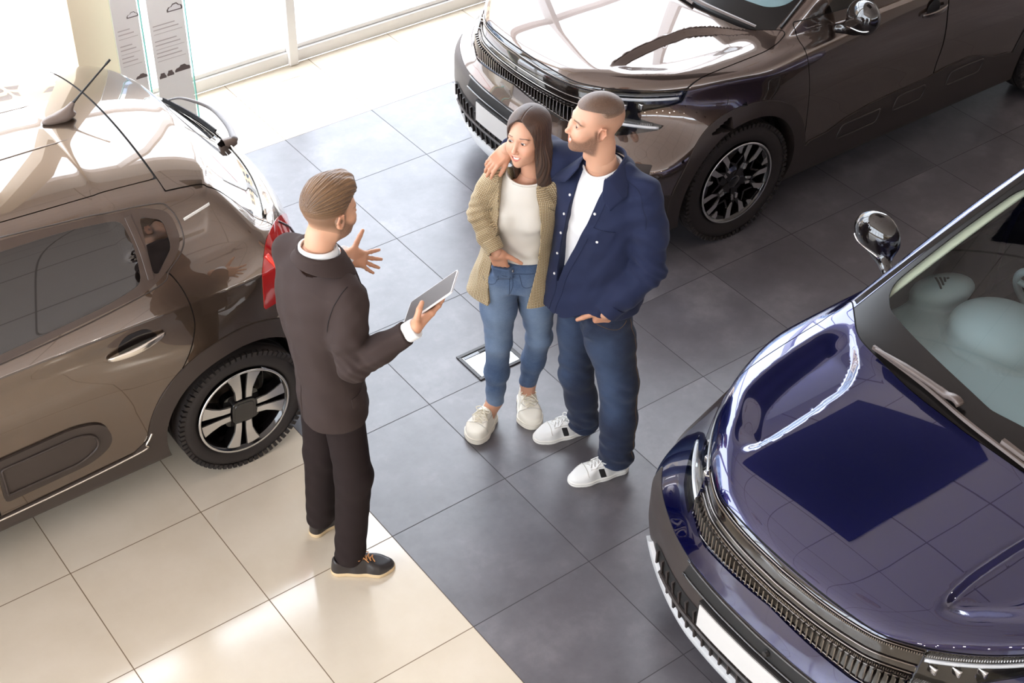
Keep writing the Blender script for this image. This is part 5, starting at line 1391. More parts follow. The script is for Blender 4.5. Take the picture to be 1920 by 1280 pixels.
def build_salesman():
    G = (-.21, -1.14)
    hd = Head(Loc(J(617, 396, G, .0), frame(4, 6, 0)), smile=.3, scale=.965, beard=True, neck=.80)
    skin = A(*lin(204, 154, 124)); hair = A(*lin(112, 80, 52)); 
    shL, shR = A(-.235, -.955, 1.465), A(-.205, -1.315, 1.450)
    elR, wrR = J(662, 684, G, -.20), J(752, 614, G, -.16)
    elL = A(-.15, -.895, 1.20); wrL = unproj(646, 480, y=-1.0)
    # tablet plane
    E0 = J(790, 587, G, -.17)
    l = .176*CR + .115*CU - .10*CF; v = -.02*CR - .086*CU - .134*CF
    P01 = E0 - .38*l; P00 = P01 - v; nrm = -np.cross(l, v); nrm /= np.linalg.norm(nrm)
    # hands
    lu, vu = l/np.linalg.norm(l), v/np.linalg.norm(v); vu = vu - lu*(vu@lu); vu /= np.linalg.norm(vu)
    hxx = .80*lu - .60*vu
    oR = E0 - .062*lu + .022*vu - .024*nrm
    hR = hand_frame(oR, hxx, -nrm)
    wrR = oR - .016*lu
    hRf = lambda P: hand_sdf(P, hR, True, curl=((.02, .16, .1), (.02, .16, .1), (.02, .15, .12), (.04, .2, .12)), spread=(-.10, -.06, -.03, -.02), thumb=(.30, .62, -.60), tcurl=.75, sc=1.0, fore=elR)
    hL = hand_frame(wrL + CR*.012, CR*.75 + CF*.62 - CU*.12, CF*.72 - CR*.62)
    hLf = lambda P: hand_sdf(P, hL, False, curl=((-.05, .15, .1), (-.1, .2, .15), (-.05, .25, .2), (.0, .3, .2)), spread=(.36, .06, -.22, -.46), thumb=(.25, .95, -.15), tcurl=.05, sc=.84)
    def trunk(P):
        d = loft(P, [.9, 1.1, 1.3, 1.45, 1.54], [-.21]*5, [-1.135]*5, [.13, .13, .15, .15, .06], [.09, .085, .095, .08, .05])
        d = smin(d, chain(P, [shR, elR, wrR + (wrR-elR)*.02], [.045, .038, .030]), .03); d = smin(d, chain(P, [shL, elL, wrL], [.045, .038, .030]), .03)
        d = smin(d, cap(P, (-.21, -1.14, 1.5), hd.L.w((-.05, 0, -.17)), .055, .06), .03)
        for hp, kn, an in (((-.22, -1.21, .93), knR, anR), ((-.22, -1.05, .93), knL, anL)): d = smin(d, chain(P, [hp, kn, an], [.07, .05, .038]), .03)
        return d
    knR, anR, knL, anL = A(-.19, -1.235, .51), A(-.252, -1.250, .09), A(-.215, -1.035, .50), A(-.222, -.985, .09)
    hr = lambda c, r: (c - r, c + r)
    root = body_mesh('person', hd, hair, skin, trunk, [(hRf, *hr(hR.w((.07, 0, 0)), .15)), (hLf, *hr(hL.w((.07, 0, 0)), .15))], (A(-.5, -1.6, .03), A(.25, -.7, 1.66)), beardc=A(*lin(78, 58, 44)))
    tag(root, 'man in a dark suit standing on the pale tiles and holding a tablet', 'person')
    # fade: darken skin colour where the hair is cropped
    me = root.data; V = np.array([p.co for p in me.vertices]); q = hd.loc(V); at = me.color_attributes['Col']
    c = np.empty(len(V)*4, np.float32); at.data.foreach_get('color', c); c = c.reshape(-1, 4)
    front = sstep(.030, .012, q[:, 0] - .35*np.clip(q[:, 2]-.02, 0, .2))
    m = sstep(-.088, -.025, q[:, 2] + .25*np.clip(q[:, 0], -.1, 0))*front*(hd.skull(q) < .012)*((np.abs(q[:, 1]) < .079) | (q[:, 2] > .03) | (q[:, 0] < -.03))
    c[:, :3] = c[:, :3]*(1-.78*m[:, None]) + A(*lin(104, 80, 60))*.78*m[:, None]; at.data.foreach_set('color', c.ravel())
    eyes(hd, root, hd.L.R[:, 0], iris_mat(lin(80, 62, 44)))
    # hair: longer top swept up and back, tapering to a fade
    def hairf(P):
        q = hd.loc(P); x, y, z = q.T
        t = .006 + .019*sstep(.045, .115, z)*sstep(-.16, .03, x) + .006*sstep(.03, .09, x)*sstep(.06, .1, z)
        t = t*sstep(.010, .060, z + .10*np.clip(-x-.02, 0, .1))
        s_ = y*1.0 + .18*x
        ph = 16*np.arctan2(z-.025, y + .010) + 1.2*np.sin(22*x) + 5*x
        t = t + (.0008*np.sin(ph*2.1) + .0008*np.sin(ph*4.7 + 3*x*20) + .0005*np.sin(ph*9.3))*sstep(.03, .07, z)
        d = hd.skull(q) - t
        line = lambda: np.maximum(np.maximum((.000 + .085*sstep(-.05, .06, x) + .03*sstep(-.1, -.06, x)*0) - z, x-(.082 - .10*np.clip(z-.115, -.05, .05))), -.2)
        d = smax(d, (.012 + .070*sstep(-.01, .075, x)) - z, .012)
        d = smin(d, ell(q, (.046, -.004, .120), (.040, .054, .024), Ry(-.35)) - .0025*np.sin(170*y + 60*x), .025)
        return d*hd.sc
    o = hd.L.o
    Vh, Q, N = net(hairf, o - A(.15, .15, .05), o + A(.16, .16, .20), .0022, lip=1.6)
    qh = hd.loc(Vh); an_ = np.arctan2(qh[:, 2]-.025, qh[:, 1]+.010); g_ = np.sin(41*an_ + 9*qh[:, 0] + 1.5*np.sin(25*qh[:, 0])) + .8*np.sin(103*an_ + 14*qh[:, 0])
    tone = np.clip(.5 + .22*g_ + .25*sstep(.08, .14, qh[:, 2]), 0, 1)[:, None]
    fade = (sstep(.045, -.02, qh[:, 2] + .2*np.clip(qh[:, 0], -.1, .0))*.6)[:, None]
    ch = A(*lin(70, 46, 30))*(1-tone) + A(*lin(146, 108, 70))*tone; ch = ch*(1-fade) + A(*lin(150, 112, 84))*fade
    mesh_obj('hair', Vh, Q, M_hairv, root, N=N, col=ch)
    0 and strands(hd, hairf, root, M_hair_brown, lambda q: (q[:, 2] > .045) & (q[:, 0] > -.10), lambda q: np.stack([-.9 + 0*q[:, 0], -.25 + 2.*q[:, 1], .35 - 4*(q[:, 0]+.02)], 1), 900, .05, 3)
    # ---- suit trousers
    def trous(P):
        dR = chain(P, [(-.205, -1.200, .92), knR + A(.0, -.003, 0), A(-.235, -1.245, .085)], [.082, .074, .064], .03)
        dL = chain(P, [(-.215, -1.060, .92), knL, A(-.222, -.990, .085)], [.082, .074, .063], .03)
        d = smin(dR, dL, .025)
        d = smin(d, loft(P, [.82, .95, 1.08], [-.21]*3, [-1.135]*3, [.165, .16, .15], [.125, .12, .11], -14), .03)
        d = d - ridge(P, (-.125, -1.23, .85), (-.175, -1.245, .2), .010, .006) - ridge(P, (-.135, -1.06, .85), (-.165, -1.02, .2), .010, .006)
        low = sstep(.34, .06, P[:, 2]); mid = np.exp(-((P[:, 2]-.5)/.12)**2)
        d = d + wav(P, 3, 5, (.05, .10), .0030, (0.3, .3, 1))*(low*.55 + .2*mid + .12)
        return smax(d, .075 + .02*sstep(-.18, -.27, P[:, 0])*-1 - P[:, 2], .008)
    V_, Q, N = net(trous, (-.42, -1.42, .04), (.05, -.82, 1.1), .006, lip=1.5); mesh_obj('trousers', V_, Q, M_trous, root, N=N)
    # ---- shirt: collar and cuff
    nk = hd.L.w((-.042, 0, -.145)); cdir = A(0, 0, 1)
    def shirt(P):
        d = loft(P, [1.0, 1.2, 1.38, 1.48, 1.545, 1.58], [-.20, -.205, -.205, -.205, -.20, -.19], [-1.14]*6, [.14, .155, .165, .145, .075, .05], [.09, .098, .104, .088, .064, .048], 0)
        return d
    V_, Q, N = net(shirt, (-.4, -1.4, 1.0), (.05, -.9, 1.62), .007); so = mesh_obj('shirt', V_, Q, M_shirtw, root, N=N)
    def collar(P):
        q = P - nk; fw = hd.L.R[:, 0]*1.0; u = q @ A(.98, .03, 0); vv = q[:, 1]
        r = np.sqrt((u/.066)**2 + (vv/.062)**2); ri = (r-1)*.064 - .15*(q[:, 2]+.02)*-.4
        d = np.abs(ri) - .0045
        top = .020 - .14*np.clip(u, -.1, .12) ; bot = -.050 - .10*np.clip(u, -.1, .12)
        d = smax(d, np.maximum(q[:, 2]-top, bot-q[:, 2]), .004)
        gap = np.abs(vv) - .016 - .5*np.clip(-.0 - q[:, 2]*-.3, 0, .1)
        return smax(d, -np.maximum(gap, .05-u), .004)
    V_, Q, N = net(collar, nk - A(.14, .14, .1), nk + A(.15, .14, .08), .0032); mesh_obj('collar', V_, Q, M_shirtw, so, N=N)
    ax = (wrR-elR)/np.linalg.norm(wrR-elR)
    def cuff(P): 
        t = (P-wrR)@ax; d = np.linalg.norm(P-wrR-t[:, None]*ax, axis=1) - .037; return smax(d, np.abs(t-.012)-.022, .005)
    V_, Q, N = net(cuff, wrR-.08, wrR+.08, .004); mesh_obj('cuff', V_, Q, M_shirtw, so, N=N)
    axL = (wrL-elL)/np.linalg.norm(wrL-elL)
    def cuffL(P):
        t = (P-wrL)@axL; d = np.linalg.norm(P-wrL-t[:, None]*axL, axis=1) - .037; return smax(d, np.abs(t-.0)-.02, .005)
    V_, Q, N = net(cuffL, wrL-.08, wrL+.08, .004); mesh_obj('cuff', V_, Q, M_shirtw, so, N=N)
    # ---- jacket
    zs = [.70, .90, 1.03, 1.16, 1.30, 1.40, 1.48, 1.535, 1.575]
    cx = [-.195, -.205, -.215, -.222, -.225, -.225, -.222, -.215, -.205]; cy = [-1.140, -1.138, -1.135, -1.133, -1.133, -1.134, -1.137, -1.14, -1.143]
    aa = [.178, .176, .158, .160, .184, .194, .182, .118, .066]; bb = [.132, .132, .120, .124, .136, .134, .116, .088, .062]; rz = [-22, -20, -14, -9, -4, 0, 0, 0, 0]
    def jacket_outer(P):
        d = loft(P, zs, cx, cy, aa, bb, rz, 2.3)
        sR = chain(P, [shR, shR*.5+elR*.5+A(-.012, 0, 0), elR, (elR+wrR)/2, wrR - ax*.01], [.072, .066, .060, .053, .044], .02)
        sL = chain(P, [shL, shL*.5+elL*.5, elL, (elL+wrL)/2, wrL - axL*.02], [.070, .064, .060, .053, .044], .02)
        sR = smax(sR, (P-wrR)@ax + .008, .006); sL = smax(sL, (P-wrL)@axL + .015, .006)
        # creases on the sleeve
        near = np.exp(-(np.linalg.norm(P-elR, axis=1)/.10)**2)
        t = (P-elR)@ax
        sR = sR + near*.0028*np.sin(t*2*math.pi/.042 + 4*np.sin(17*P[:, 2] + 7*P[:, 0])) + wav(P, 5, 4, (.05, .11), .0026)
        d = smin(d, sR, .03); d = smin(d, sL, .04)
        # shoulder pads
        d = smin(d, cap(P, (-.212, -1.285, 1.488), (-.235, -.985, 1.498), .038, .038), .06)
        d = smin(d, chain(P, [(-.238, -.985, 1.508), (-.215, -1.075, 1.548), (-.20, -1.14, 1.552), (-.20, -1.20, 1.532), (-.21, -1.29, 1.485)], [.045, .05, .05, .045, .04]), .05)
        # back: raised folds over the shoulder blades and soft vertical drapes
        for a_, b_, w_, h_ in (((-.34, -1.02, 1.42), (-.335, -1.09, 1.10), .022, .008), ((-.345, -1.13, 1.40), (-.335, -1.14, 1.05), .016, .006), ((-.33, -1.22, 1.42), (-.31, -1.24, 1.12), .020, .008), ((-.33, -.99, 1.40), (-.30, -.98, 1.1), .018, .006), ((-.27, -1.28, 1.38), (-.24, -1.29, 1.08), .018, .006)):
            d = d - ridge(P, a_, b_, w_, h_)
        d = d + wav(P, 8, 5, (.07, .15), .0022, (.4, .6, .25))
        return d
    def jacket(P):
        d = jacket_outer(P)
        # open V at the front and vent at the back
        u = (P[:, 0]-hd.L.o[0]); vv = P[:, 1] + 1.143
        z = P[:, 2]
        V1 = np.maximum(np.abs(vv) - np.clip(.012 + (z-1.12)*.16, 0, .09), np.maximum(1.12-z, -.20-P[:, 0]+.02))
        d = smax(d, -V1, .006)
        nck = np.hypot((P[:, 0]-nk[0])/1.0, P[:, 1]-nk[1]) - (.062 + .10*(z-1.50))
        d = smax(d, -np.maximum(nck, 1.525-z), .010)
        hemz = .822 - .05*(P[:, 1]+1.14)
        d = smax(d, hemz-z, .006)
        r = math.radians(-20); vx = (P[:, 0]+.2)*math.cos(r) + (P[:, 1]+1.14)*math.sin(r); vy = -(P[:, 0]+.2)*math.sin(r) + (P[:, 1]+1.14)*math.cos(r)
        vent = np.maximum(np.abs(vy+.05) - .0045, np.maximum(vx+.09, z-1.0))
        return smax(d, -vent, .003)
    V_, Q, N = net(jacket, (-.45, -1.56, .74), (.10, -.80, 1.66), .0055, lip=1.5)
    jo = mesh_obj('jacket', V_, Q, M_suit, root, N=N)
    # collar fold and lapels lying on the jacket
    def jcollar(P):
        q = P - nk; u = q[:, 0]; vv = q[:, 1]
        r = np.sqrt((u/.074)**2 + (vv/.072)**2); ri = (r-1)*.073 - .8*np.clip(-q[:, 2]-.004, 0, .1)
        d = np.abs(ri) - .0062
        d = smax(d, np.maximum(q[:, 2] - (.0 - .22*np.clip(u, -.1, .12)), -.056 - .28*np.clip(u, -.1, .12) - q[:, 2]), .006)
        return smax(d, u-.092, .006)
    V_, Q, N = net(jcollar, nk - A(.18, .18, .14), nk + A(.16, .18, .08), .0033); mesh_obj('jacket_collar', V_, Q, M_suit, jo, N=N)
    SJ = Surf(*net(jacket_outer, (-.25, -1.36, 1.08), (.06, -.95, 1.56), .006, lip=1.5)[:2], jacket_outer)
    for sg in (-1, 1):
        lp = A((.05, 1.545), (.075, 1.54), (.098, 1.475), (.125, 1.425), (.098, 1.418), (.122, 1.385), (.055, 1.20), (.018, 1.115), (.016, 1.14), (.035, 1.25), (.06, 1.40))
        I = SJ.split(lambda P: np.maximum(sd_poly(np.stack([sg*(P[:, 1]+1.143), P[:, 2]], 1), lp), -.20-P[:, 0]))[0]
        I.obj('lapel', M_suit, jo, off=.005, rim=.012)
    # back seam, shoulder seam and pocket flap lines
    mb = MB(); L = snap(jacket_outer, crom(A((-.215, -1.325, 1.53), (-.27, -1.335, 1.50), (-.30, -1.325, 1.43), (-.285, -1.30, 1.36)), 6), .0008)[0]; mb.tube(L, .0016, 5)
    L = snap(jacket_outer, crom(A((-.155, -1.315, 1.52), (-.125, -1.315, 1.46), (-.13, -1.30, 1.38)), 6), .0008)[0]; mb.tube(L, .0016, 5)
    mb.obj('jacket_seam', M_suitseam, jo, smooth=True)
    I = Surf(*net(jacket_outer, (-.35, -1.36, .90), (.0, -1.0, 1.06), .007)[:2], jacket_outer).split(lambda P: np.maximum(sd_poly(np.stack([P[:, 0], P[:, 2]], 1), A((-.215, .985), (-.09, .99), (-.09, .945), (-.215, .94))), P[:, 1]+1.2))[0]
    I.obj('pocket_flap', M_suit, jo, off=.004, rim=.008)
    # ---- shoes
    for heel, toe in (((-.318, -1.215), (-.075, -1.362)), ((-.285, -1.0), (-.02, -.945))):
        fl, L = foot_loc(heel, toe); make_shoe('shoe', fl, L, 'derby', (M_leather, M_tansole, M_lace, M_leather), root)
    # ---- tablet
    tb = empty('tablet', P01); tag(tb, 'slim dark tablet with a pale edge held in the hand of the suited man', 'tablet')
    lu, vu = l/np.linalg.norm(l), v/np.linalg.norm(v); LW, LH = np.linalg.norm(l), np.linalg.norm(v)
    vu = vu - lu*(vu@lu); vu /= np.linalg.norm(vu)
    fn = lambda a, b, h: tuple(lu*a - vu*b + nrm*h)
    P_ = rpoly(A((0, 0), (LW, 0), (LW, LH), (0, LH)), .012, 4)
    mb = MB(); mb.prism(P_, -.0035, .003, fn); mb.obj('case', M_tabcase, tb)
    mb = MB(); mb.prism(rpoly(A((.004, .004), (LW-.004, .004), (LW-.004, LH-.004), (.004, LH-.004)), .009, 4), .0031, .0036, fn); mb.obj('screen', M_screen, tb)
    return root

def strands(head, f, root, m, where, direc, n, length, seed, rad=.0007, seg=9, name='hair_strand', org=None, box=.16):
    """thin locks lying on the hair surface"""
    r = np.random.default_rng(seed); o = head.L.o
    P = o + r.uniform(-1, 1, (n*12, 3))*A(box, box, box) + A(0, 0, .05)
    P = snap(f, P, 0., 8)[0]; q = head.loc(P); ok = where(q) & (np.abs(f(P)) < .002); P = P[ok][:n]
    path = [P.copy()]
    step = length/seg
    jit = r.normal(size=P.shape)*.25
    for i in range(seg):
        q = head.loc(P); D = (direc(q) + jit) @ head.L.R.T; D /= np.linalg.norm(D, axis=1)[:, None]
        P, N = snap(f, P + D*step, .0, 2); path.append(P + N*(.0006 + .0012*math.sin(math.pi*i/seg)*abs(1)))
    path = np.array(path).transpose(1, 0, 2)
    mb = MB(); tp = np.linspace(1, 0, seg+1)
    for p in path:
        if np.linalg.norm(p[-1]-p[0]) < .3*length: continue
        mb.tube(p, rad*(np.sin(math.pi*np.clip(np.linspace(.12, .95, seg+1), 0, 1))**.6), 3)
    mb.obj(name, m, root, smooth=True)
def hair_mat(name, a, b, rough=.38):
    m = mat(name, a, rough, 0, sheen=.1); p = coords(m)
    mp = nd(m, 'ShaderNodeMapping'); mp.inputs['Scale'].default_value = (60, 160, 60); ln(m, p, mp.inputs[0])
    n = noise(m, mp.outputs[0], 1.5, 4, .6); ln(m, mixc(m, n, a, b), bsdf(m).inputs['Base Color']); bump(m, n, .5, .002); return m
M_hair_brown = hair_mat('brown hair', lin(74, 50, 32), lin(138, 100, 64))
def hair_v(name, rough=.42, long=False):
    m = mat(name, (.1, .06, .04), rough, 0, sheen=.1); at = nd(m, 'ShaderNodeVertexColor', layer_name='Col')
    mp = nd(m, 'ShaderNodeMapping'); mp.inputs['Scale'].default_value = (1, 1, .035) if long else (1, 1, 1); ln(m, coords(m), mp.inputs[0]); n = noise(m, mp.outputs[0], 420 if long else 600, 3)
    ln(m, mixc(m, mth(m, 'MULTIPLY', n, .5), at.outputs[0], (.02, .012, .008)), bsdf(m).inputs['Base Color']); bump(m, n, .3 if long else .5, .0010 if long else .0015); return m
M_hairv = hair_v('short hair')
M_suit = cloth_mat('charcoal brown suit', lin(60, 49, 46), .9, 1400, .2, .06, .0); bsdf(M_suit).inputs['Specular IOR Level'].default_value = .2
M_trous = cloth_mat('dark trousers', lin(38, 29, 28), .9, 1400, .2, .06, .0); bsdf(M_trous).inputs['Specular IOR Level'].default_value = .2
M_suitseam = mat('suit seam', lin(22, 16, 16), .9)
M_shirtw = cloth_mat('white shirt', lin(236, 234, 232), .8, 1200, .1, .02)
M_leather = mat('black leather', lin(44, 38, 36), .38, 0, coat=.2)
M_tansole = mat('tan sole', lin(214, 188, 148), .6)
M_lace = mat('orange lace', lin(214, 150, 92), .7)
M_tabcase = mat('tablet edge', lin(226, 224, 224), .25, .3)
M_screen = mat('dark tablet screen', lin(44, 40, 42), .35, 0, spec=.25)
build_salesman()
# ================================================================== the couple
def seam_tubes(f, lines, r, m, parent, name='seam', off=.0006, n=8):
    mb = MB()
    for L in lines: mb.tube(snap(f, crom(A(*L), n), off)[0], r, 5)
    return mb.obj(name, m, parent, smooth=True)
def buttons(f, pts, m, parent, r=.0055, off=.001):
    for p in pts:
        P, N = snap(f, [p], off); n = N[0]; R = hand_frame(P[0], np.cross(n, (0.3, .1, 1)), n).R
        mb = MB(); mb.lathe([(0, .0026), (r*.55, .0024), (r*.8, .0030), (r, .002), (r, -.001)], 16, 'z'); mb.V = [v @ R.T + P[0] for v in mb.V]; mb.obj('button', m, parent, auto=40)

def neck_band(f, c, f2, l2, kv, rad, z0, m, parent, r=.0055):
    pts = []
    for t in np.linspace(0, 2*math.pi, 49)[:-1]:
        d = math.cos(t)*f2 + math.sin(t)/kv*l2; P = np.array([[c[0], c[1], z0]]) + d*float(rad(z0))
        for _ in range(14):
            P = snap(f, P, 0., 2)[0]; P[0, :2] = A(c[0], c[1]) + d[:2]*float(rad(P[0, 2]))
        pts.append(P[0])
    pts = np.array(pts); mb = MB(); mb.tube(pts, r, 8, closed=True); return mb.obj('neck_band', m, parent, smooth=True)
def build_man():
    G = (.97, -1.23)
    hd = Head(Loc(J(1117, 232, G, 0) , frame(156, -5, 0)), smile=1.5, scale=.985, beard=True, neck=.86)
    skin = A(*lin(202, 152, 124)); hair = A(*lin(70, 50, 38))
    shL, shR = A(1.085, -1.400, 1.455), A(.945, -1.055, 1.470)
    elL, wrL = J(1216, 506, G, -.13), J(1137, 585, G, -.162)
    elR, wrR = J(1003, 266, (.80, -.98), .26), J(951, 281, (.80, -.98), .05)
    hipL, knL, anL = A(1.0, -1.308, .92), J(1160, 715, G, -.09), A(1.035, -1.450, .10)
    hipR, knR, anR = A(1.0, -1.165, .92), J(1080, 700, G, .05), J(1098, 783, G, .08)
    HL = hand_frame(wrL, A(-.14, .30, -.88), A(-.45, -.85, .0))
    hLf = lambda P: hand_sdf(P, HL, False, curl=((.3, .4, .3), (.3, .4, .3), (.3, .4, .3), (.3, .4, .3)), spread=(.05, .0, -.04, -.08), thumb=(.55, .85, .10), tcurl=.1, sc=.92, fore=elL)
    HR = hand_frame(wrR, J(913, 318, (.80, -.98), .0) - wrR, A(-.15, -.35, 1))
    hRf = lambda P: hand_sdf(P, HR, True, curl=((.10, .45, .3), (.15, .5, .3), (.2, .5, .35), (.3, .5, .35)), spread=(.14, .05, -.04, -.12), thumb=(.85, .35, -.2), tcurl=.2, sc=.80)
    def trunk(P):
        d = loft(P, [.9, 1.1, 1.3, 1.45, 1.54], [1.01, 1.015, 1.02, 1.02, 1.02], [-1.235]*5, [.13, .14, .16, .15, .06], [.09, .09, .10, .085, .05], 200)
        d = smin(d, chain(P, [shR, elR, wrR]), .0) if False else d
        d = smin(d, chain(P, [shR, elR, wrR], [.048, .040, .031]), .03); d = smin(d, chain(P, [shL, elL, wrL], [.048, .040, .031]), .03)
        d = smin(d, cap(P, (1.02, -1.235, 1.5), hd.L.w((-.05, 0, -.17)), .055, .06), .03)
        for hp, kn, an in ((hipL, knL, anL), (hipR, knR, anR)): d = smin(d, chain(P, [hp, kn, an], [.08, .055, .042]), .03)
        return d
    bx = lambda c, r: (c - r, c + r)
    root = body_mesh('person', hd, hair, skin, trunk, [(hLf, *bx(HL.w((.07, 0, 0)), .15)), (hRf, *bx(HR.w((.07, 0, 0)), .15))], (A(.5, -1.7, .03), A(1.4, -.6, 1.68)), beardc=A(*lin(62, 44, 34)))
    tag(root, 'bearded man in an open navy overshirt with one arm around the woman', 'person')
    # buzz cut painted as cropped hair on the scalp
    me = root.data; V = np.array([p.co for p in me.vertices]); q = hd.loc(V); at = me.color_attributes['Col']
    c = np.empty(len(V)*4, np.float32); at.data.foreach_get('color', c); c = c.reshape(-1, 4)
    def hairness(q):
        x, y, z = q.T; ay = np.abs(y)
        fl = sstep(-.003, .004, z - (.078 + .006*sstep(.02, .055, ay)) + .35*np.clip(x-.075, 0, .05))*(x > -.06)
        sd = sstep(.050, -.02, x)
        return np.maximum(fl*sstep(.0, .6, 1.0), sd)*sstep(.020, .100, z + .12*np.clip(x+.03, -.08, 0))
    hn = np.maximum(hairness(q), .62*sstep(.050, -.0, q[:, 0])*sstep(-.03, .075, q[:, 2] + .15*np.clip(q[:, 0]+.03, -.08, 0))); m = hn*(hd.skull(q) < .010)*((np.abs(q[:, 1]) < .079) | (q[:, 2] > .035) | (q[:, 0] < -.03))
    nz = np.random.default_rng(9).uniform(.75, 1, len(V))
    c[:, :3] = c[:, :3]*(1-.85*(m*nz)[:, None]) + A(*lin(98, 74, 58))*.85*(m*nz)[:, None]; at.data.foreach_set('color', c.ravel())
    def hairf(P):
        q = hd.loc(P)
        return (hd.skull(q) - .0085*sstep(.45, .98, hairness(q)) + .0016)*hd.sc
    o = hd.L.o
    cutf = lambda P: smax(hairf(P), hd.sc*(.030 - hd.loc(P)[:, 2]), .004)
    Vh, Q, N = net(cutf, o - A(.14, .14, .05), o + A(.14, .14, .18), .0024, lip=1.5)
    qh = hd.loc(Vh); hh = hairness(qh)[:, None]; rn = np.random.default_rng(2).normal(size=(len(Vh), 1))
    t_ = np.clip(sstep(.45, 1.0, hh) + rn*.10, 0, 1)
    mesh_obj('hair', Vh, Q, M_hairv, root, N=N, col=A(*lin(168, 132, 108))*(1-t_) + A(*lin(92, 66, 48))*t_)
    eyes(hd, root, hd.L.R @ A(1, .10, -.05), iris_mat(lin(66, 46, 34)))
    # ---- jeans
    def jeans(P):
        dL = chain(P, [hipL + A(.0, .0, 0), hipL*.5+knL*.5, knL, knL*.5+anL*.5 + A(.005, 0, 0), anL + A(-.005, 0, -.02)], [.116, .105, .085, .080, .078], .03)
        dR = chain(P, [hipR, hipR*.5+knR*.5, knR, knR*.5+anR*.5, anR + A(-.005, 0, -.02)], [.100, .088, .074, .070, .070], .03)
        d = smin(dL, dR, .02)
        d = smin(d, loft(P, [.84, .95, 1.06], [1.005]*3, [-1.235]*3, [.178, .172, .165], [.125, .12, .115], 196), .03)
        d = smin(d, rbox(HL.to(P), (.118, .0, .002), (.046, .044, .015), .014), .04)
        low = sstep(.30, .10, P[:, 2]); k_ = np.exp(-((P[:, 2]-.50)/.10)**2); cr = np.exp(-((P[:, 2]-.80)/.08)**2)
        d = d + wav(P, 13, 6, (.045, .10), .0048, (.25, .25, 1))*(low*.8 + .45*k_ + .3*cr + .1) + low*.0032*np.sin(P[:, 2]*2*math.pi/.055 + 5*P[:, 0]*9)
        for a_, b_ in (((.95, -1.36, .80), (1.05, -1.42, .78)), ((.94, -1.33, .76), (1.05, -1.42, .73)), ((.96, -1.40, .56), (1.08, -1.46, .52)), ((.96, -1.42, .48), (1.06, -1.47, .47)), ((.97, -1.47, .22), (1.09, -1.47, .19))): d = d - ridge(P, a_, b_, .013, .007)
        return smax(d, .078-P[:, 2], .006)
    V_, Q, N = net(jeans, (.78, -1.62, .04), (1.28, -.95, 1.1), .0058, lip=1.5)
    def wash(V, lines, w):
        c = np.zeros(len(V))
        for a, b in lines:
            a = A(*a); b = A(*b); ab = b-a; t = np.clip(((V-a)@ab)/(ab@ab), 0, 1); d = np.linalg.norm(V-a-t[:, None]*ab, axis=1); c = np.maximum(c, np.exp(-(d/w)**2))
        return np.repeat(c[:, None], 3, 1)
    jo = mesh_obj('jeans', V_, Q, M_denim_dark, root, N=N, col=.02 + .42*wash(V_, [((.95, -1.38, .78), (.965, -1.46, .42)), ((.90, -1.20, .75), (.90, -1.17, .45))], .075))
    seam_tubes(jeans, [[(1.07, -1.44, .86), (1.10, -1.47, .6), (1.08, -1.50, .35), (1.07, -1.52, .1)], [(.90, -1.40, .885), (.98, -1.44, .845), (1.04, -1.46, .875)], [(1.12, -1.38, .87), (1.14, -1.36, .73)]], .0011, M_stitch, jo, 'stitching')
    for a_ in (anL, anR): seam_tubes(jeans, [[tuple(a_ + A(.082*math.cos(t), .082*math.sin(t), -.012)) for t in np.linspace(0, 6.28, 14)]], .002, M_denim_hem, jo, 'hem')
    # ---- T-shirt
    zs = [.90, 1.02, 1.15, 1.28, 1.38, 1.46, 1.515, 1.555]
    cx = [1.005, 1.006, 1.012, 1.018, 1.020, 1.020, 1.022, 1.025]; cy = [-1.235]*6 + [-1.237, -1.240]; rz = 194
    def tee(P):
        d = loft(P, zs, cx, cy, [.162, .16, .162, .172, .178, .165, .115, .07], [.110, .108, .112, .122, .124, .108, .080, .058], rz)
        n_ = np.hypot(P[:, 0]-1.005, P[:, 1]+1.238) - (.068 + .4*(P[:, 2]-1.525))
        d = smax(d, -np.maximum(n_, 1.40-P[:, 2] ), .006)
        return d + wav(P, 21, 4, (.06, .12), .0018)*sstep(1.46, 1.36, P[:, 2])
    tee_o = lambda P: loft(P, zs, cx, cy, [.162, .16, .162, .172, .178, .165, .115, .07], [.110, .108, .112, .122, .124, .108, .080, .058], rz)
    V_, Q, N = net(tee, (.75, -1.5, .88), (1.3, -.95, 1.6), .006); to = mesh_obj('t_shirt', V_, Q, M_tee, root, N=N)
    neck_band(tee_o, (1.005, -1.238), A(1, 0, 0), A(0, 1, 0), 1, lambda z: .068 + .4*(z-1.525), 1.50, M_tee, to)
    # ---- overshirt
    fw = A(math.cos(math.radians(rz)), math.sin(math.radians(rz)), 0); lf = A(-fw[1], fw[0], 0)
    zs2 = [.72, .90, 1.02, 1.15, 1.28, 1.38, 1.455, 1.51, 1.55]
    ax = (wrL-elL)/np.linalg.norm(wrL-elL); axR = (wrR-elR)/np.linalg.norm(wrR-elR)
    def shirt_o(P):
        d = loft(P, zs2, [1.005, 1.008, 1.010, 1.014, 1.020, 1.022, 1.024, 1.03, 1.035], [-1.24, -1.24, -1.24, -1.24, -1.238, -1.238, -1.24, -1.243, -1.246], [.228, .220, .206, .198, .200, .202, .182, .118, .075], [.186, .176, .156, .145, .146, .142, .124, .094, .068], rz, 2.2)
        sL = chain(P, [shL, shL*.5+elL*.5 + A(.012, -.01, 0), elL, elL*.5+wrL*.5, wrL - ax*.012], [.080, .076, .066, .060, .050], .025)
        t = (P-elL)@ax; near = np.exp(-(np.linalg.norm(P-elL, axis=1)/.13)**2)
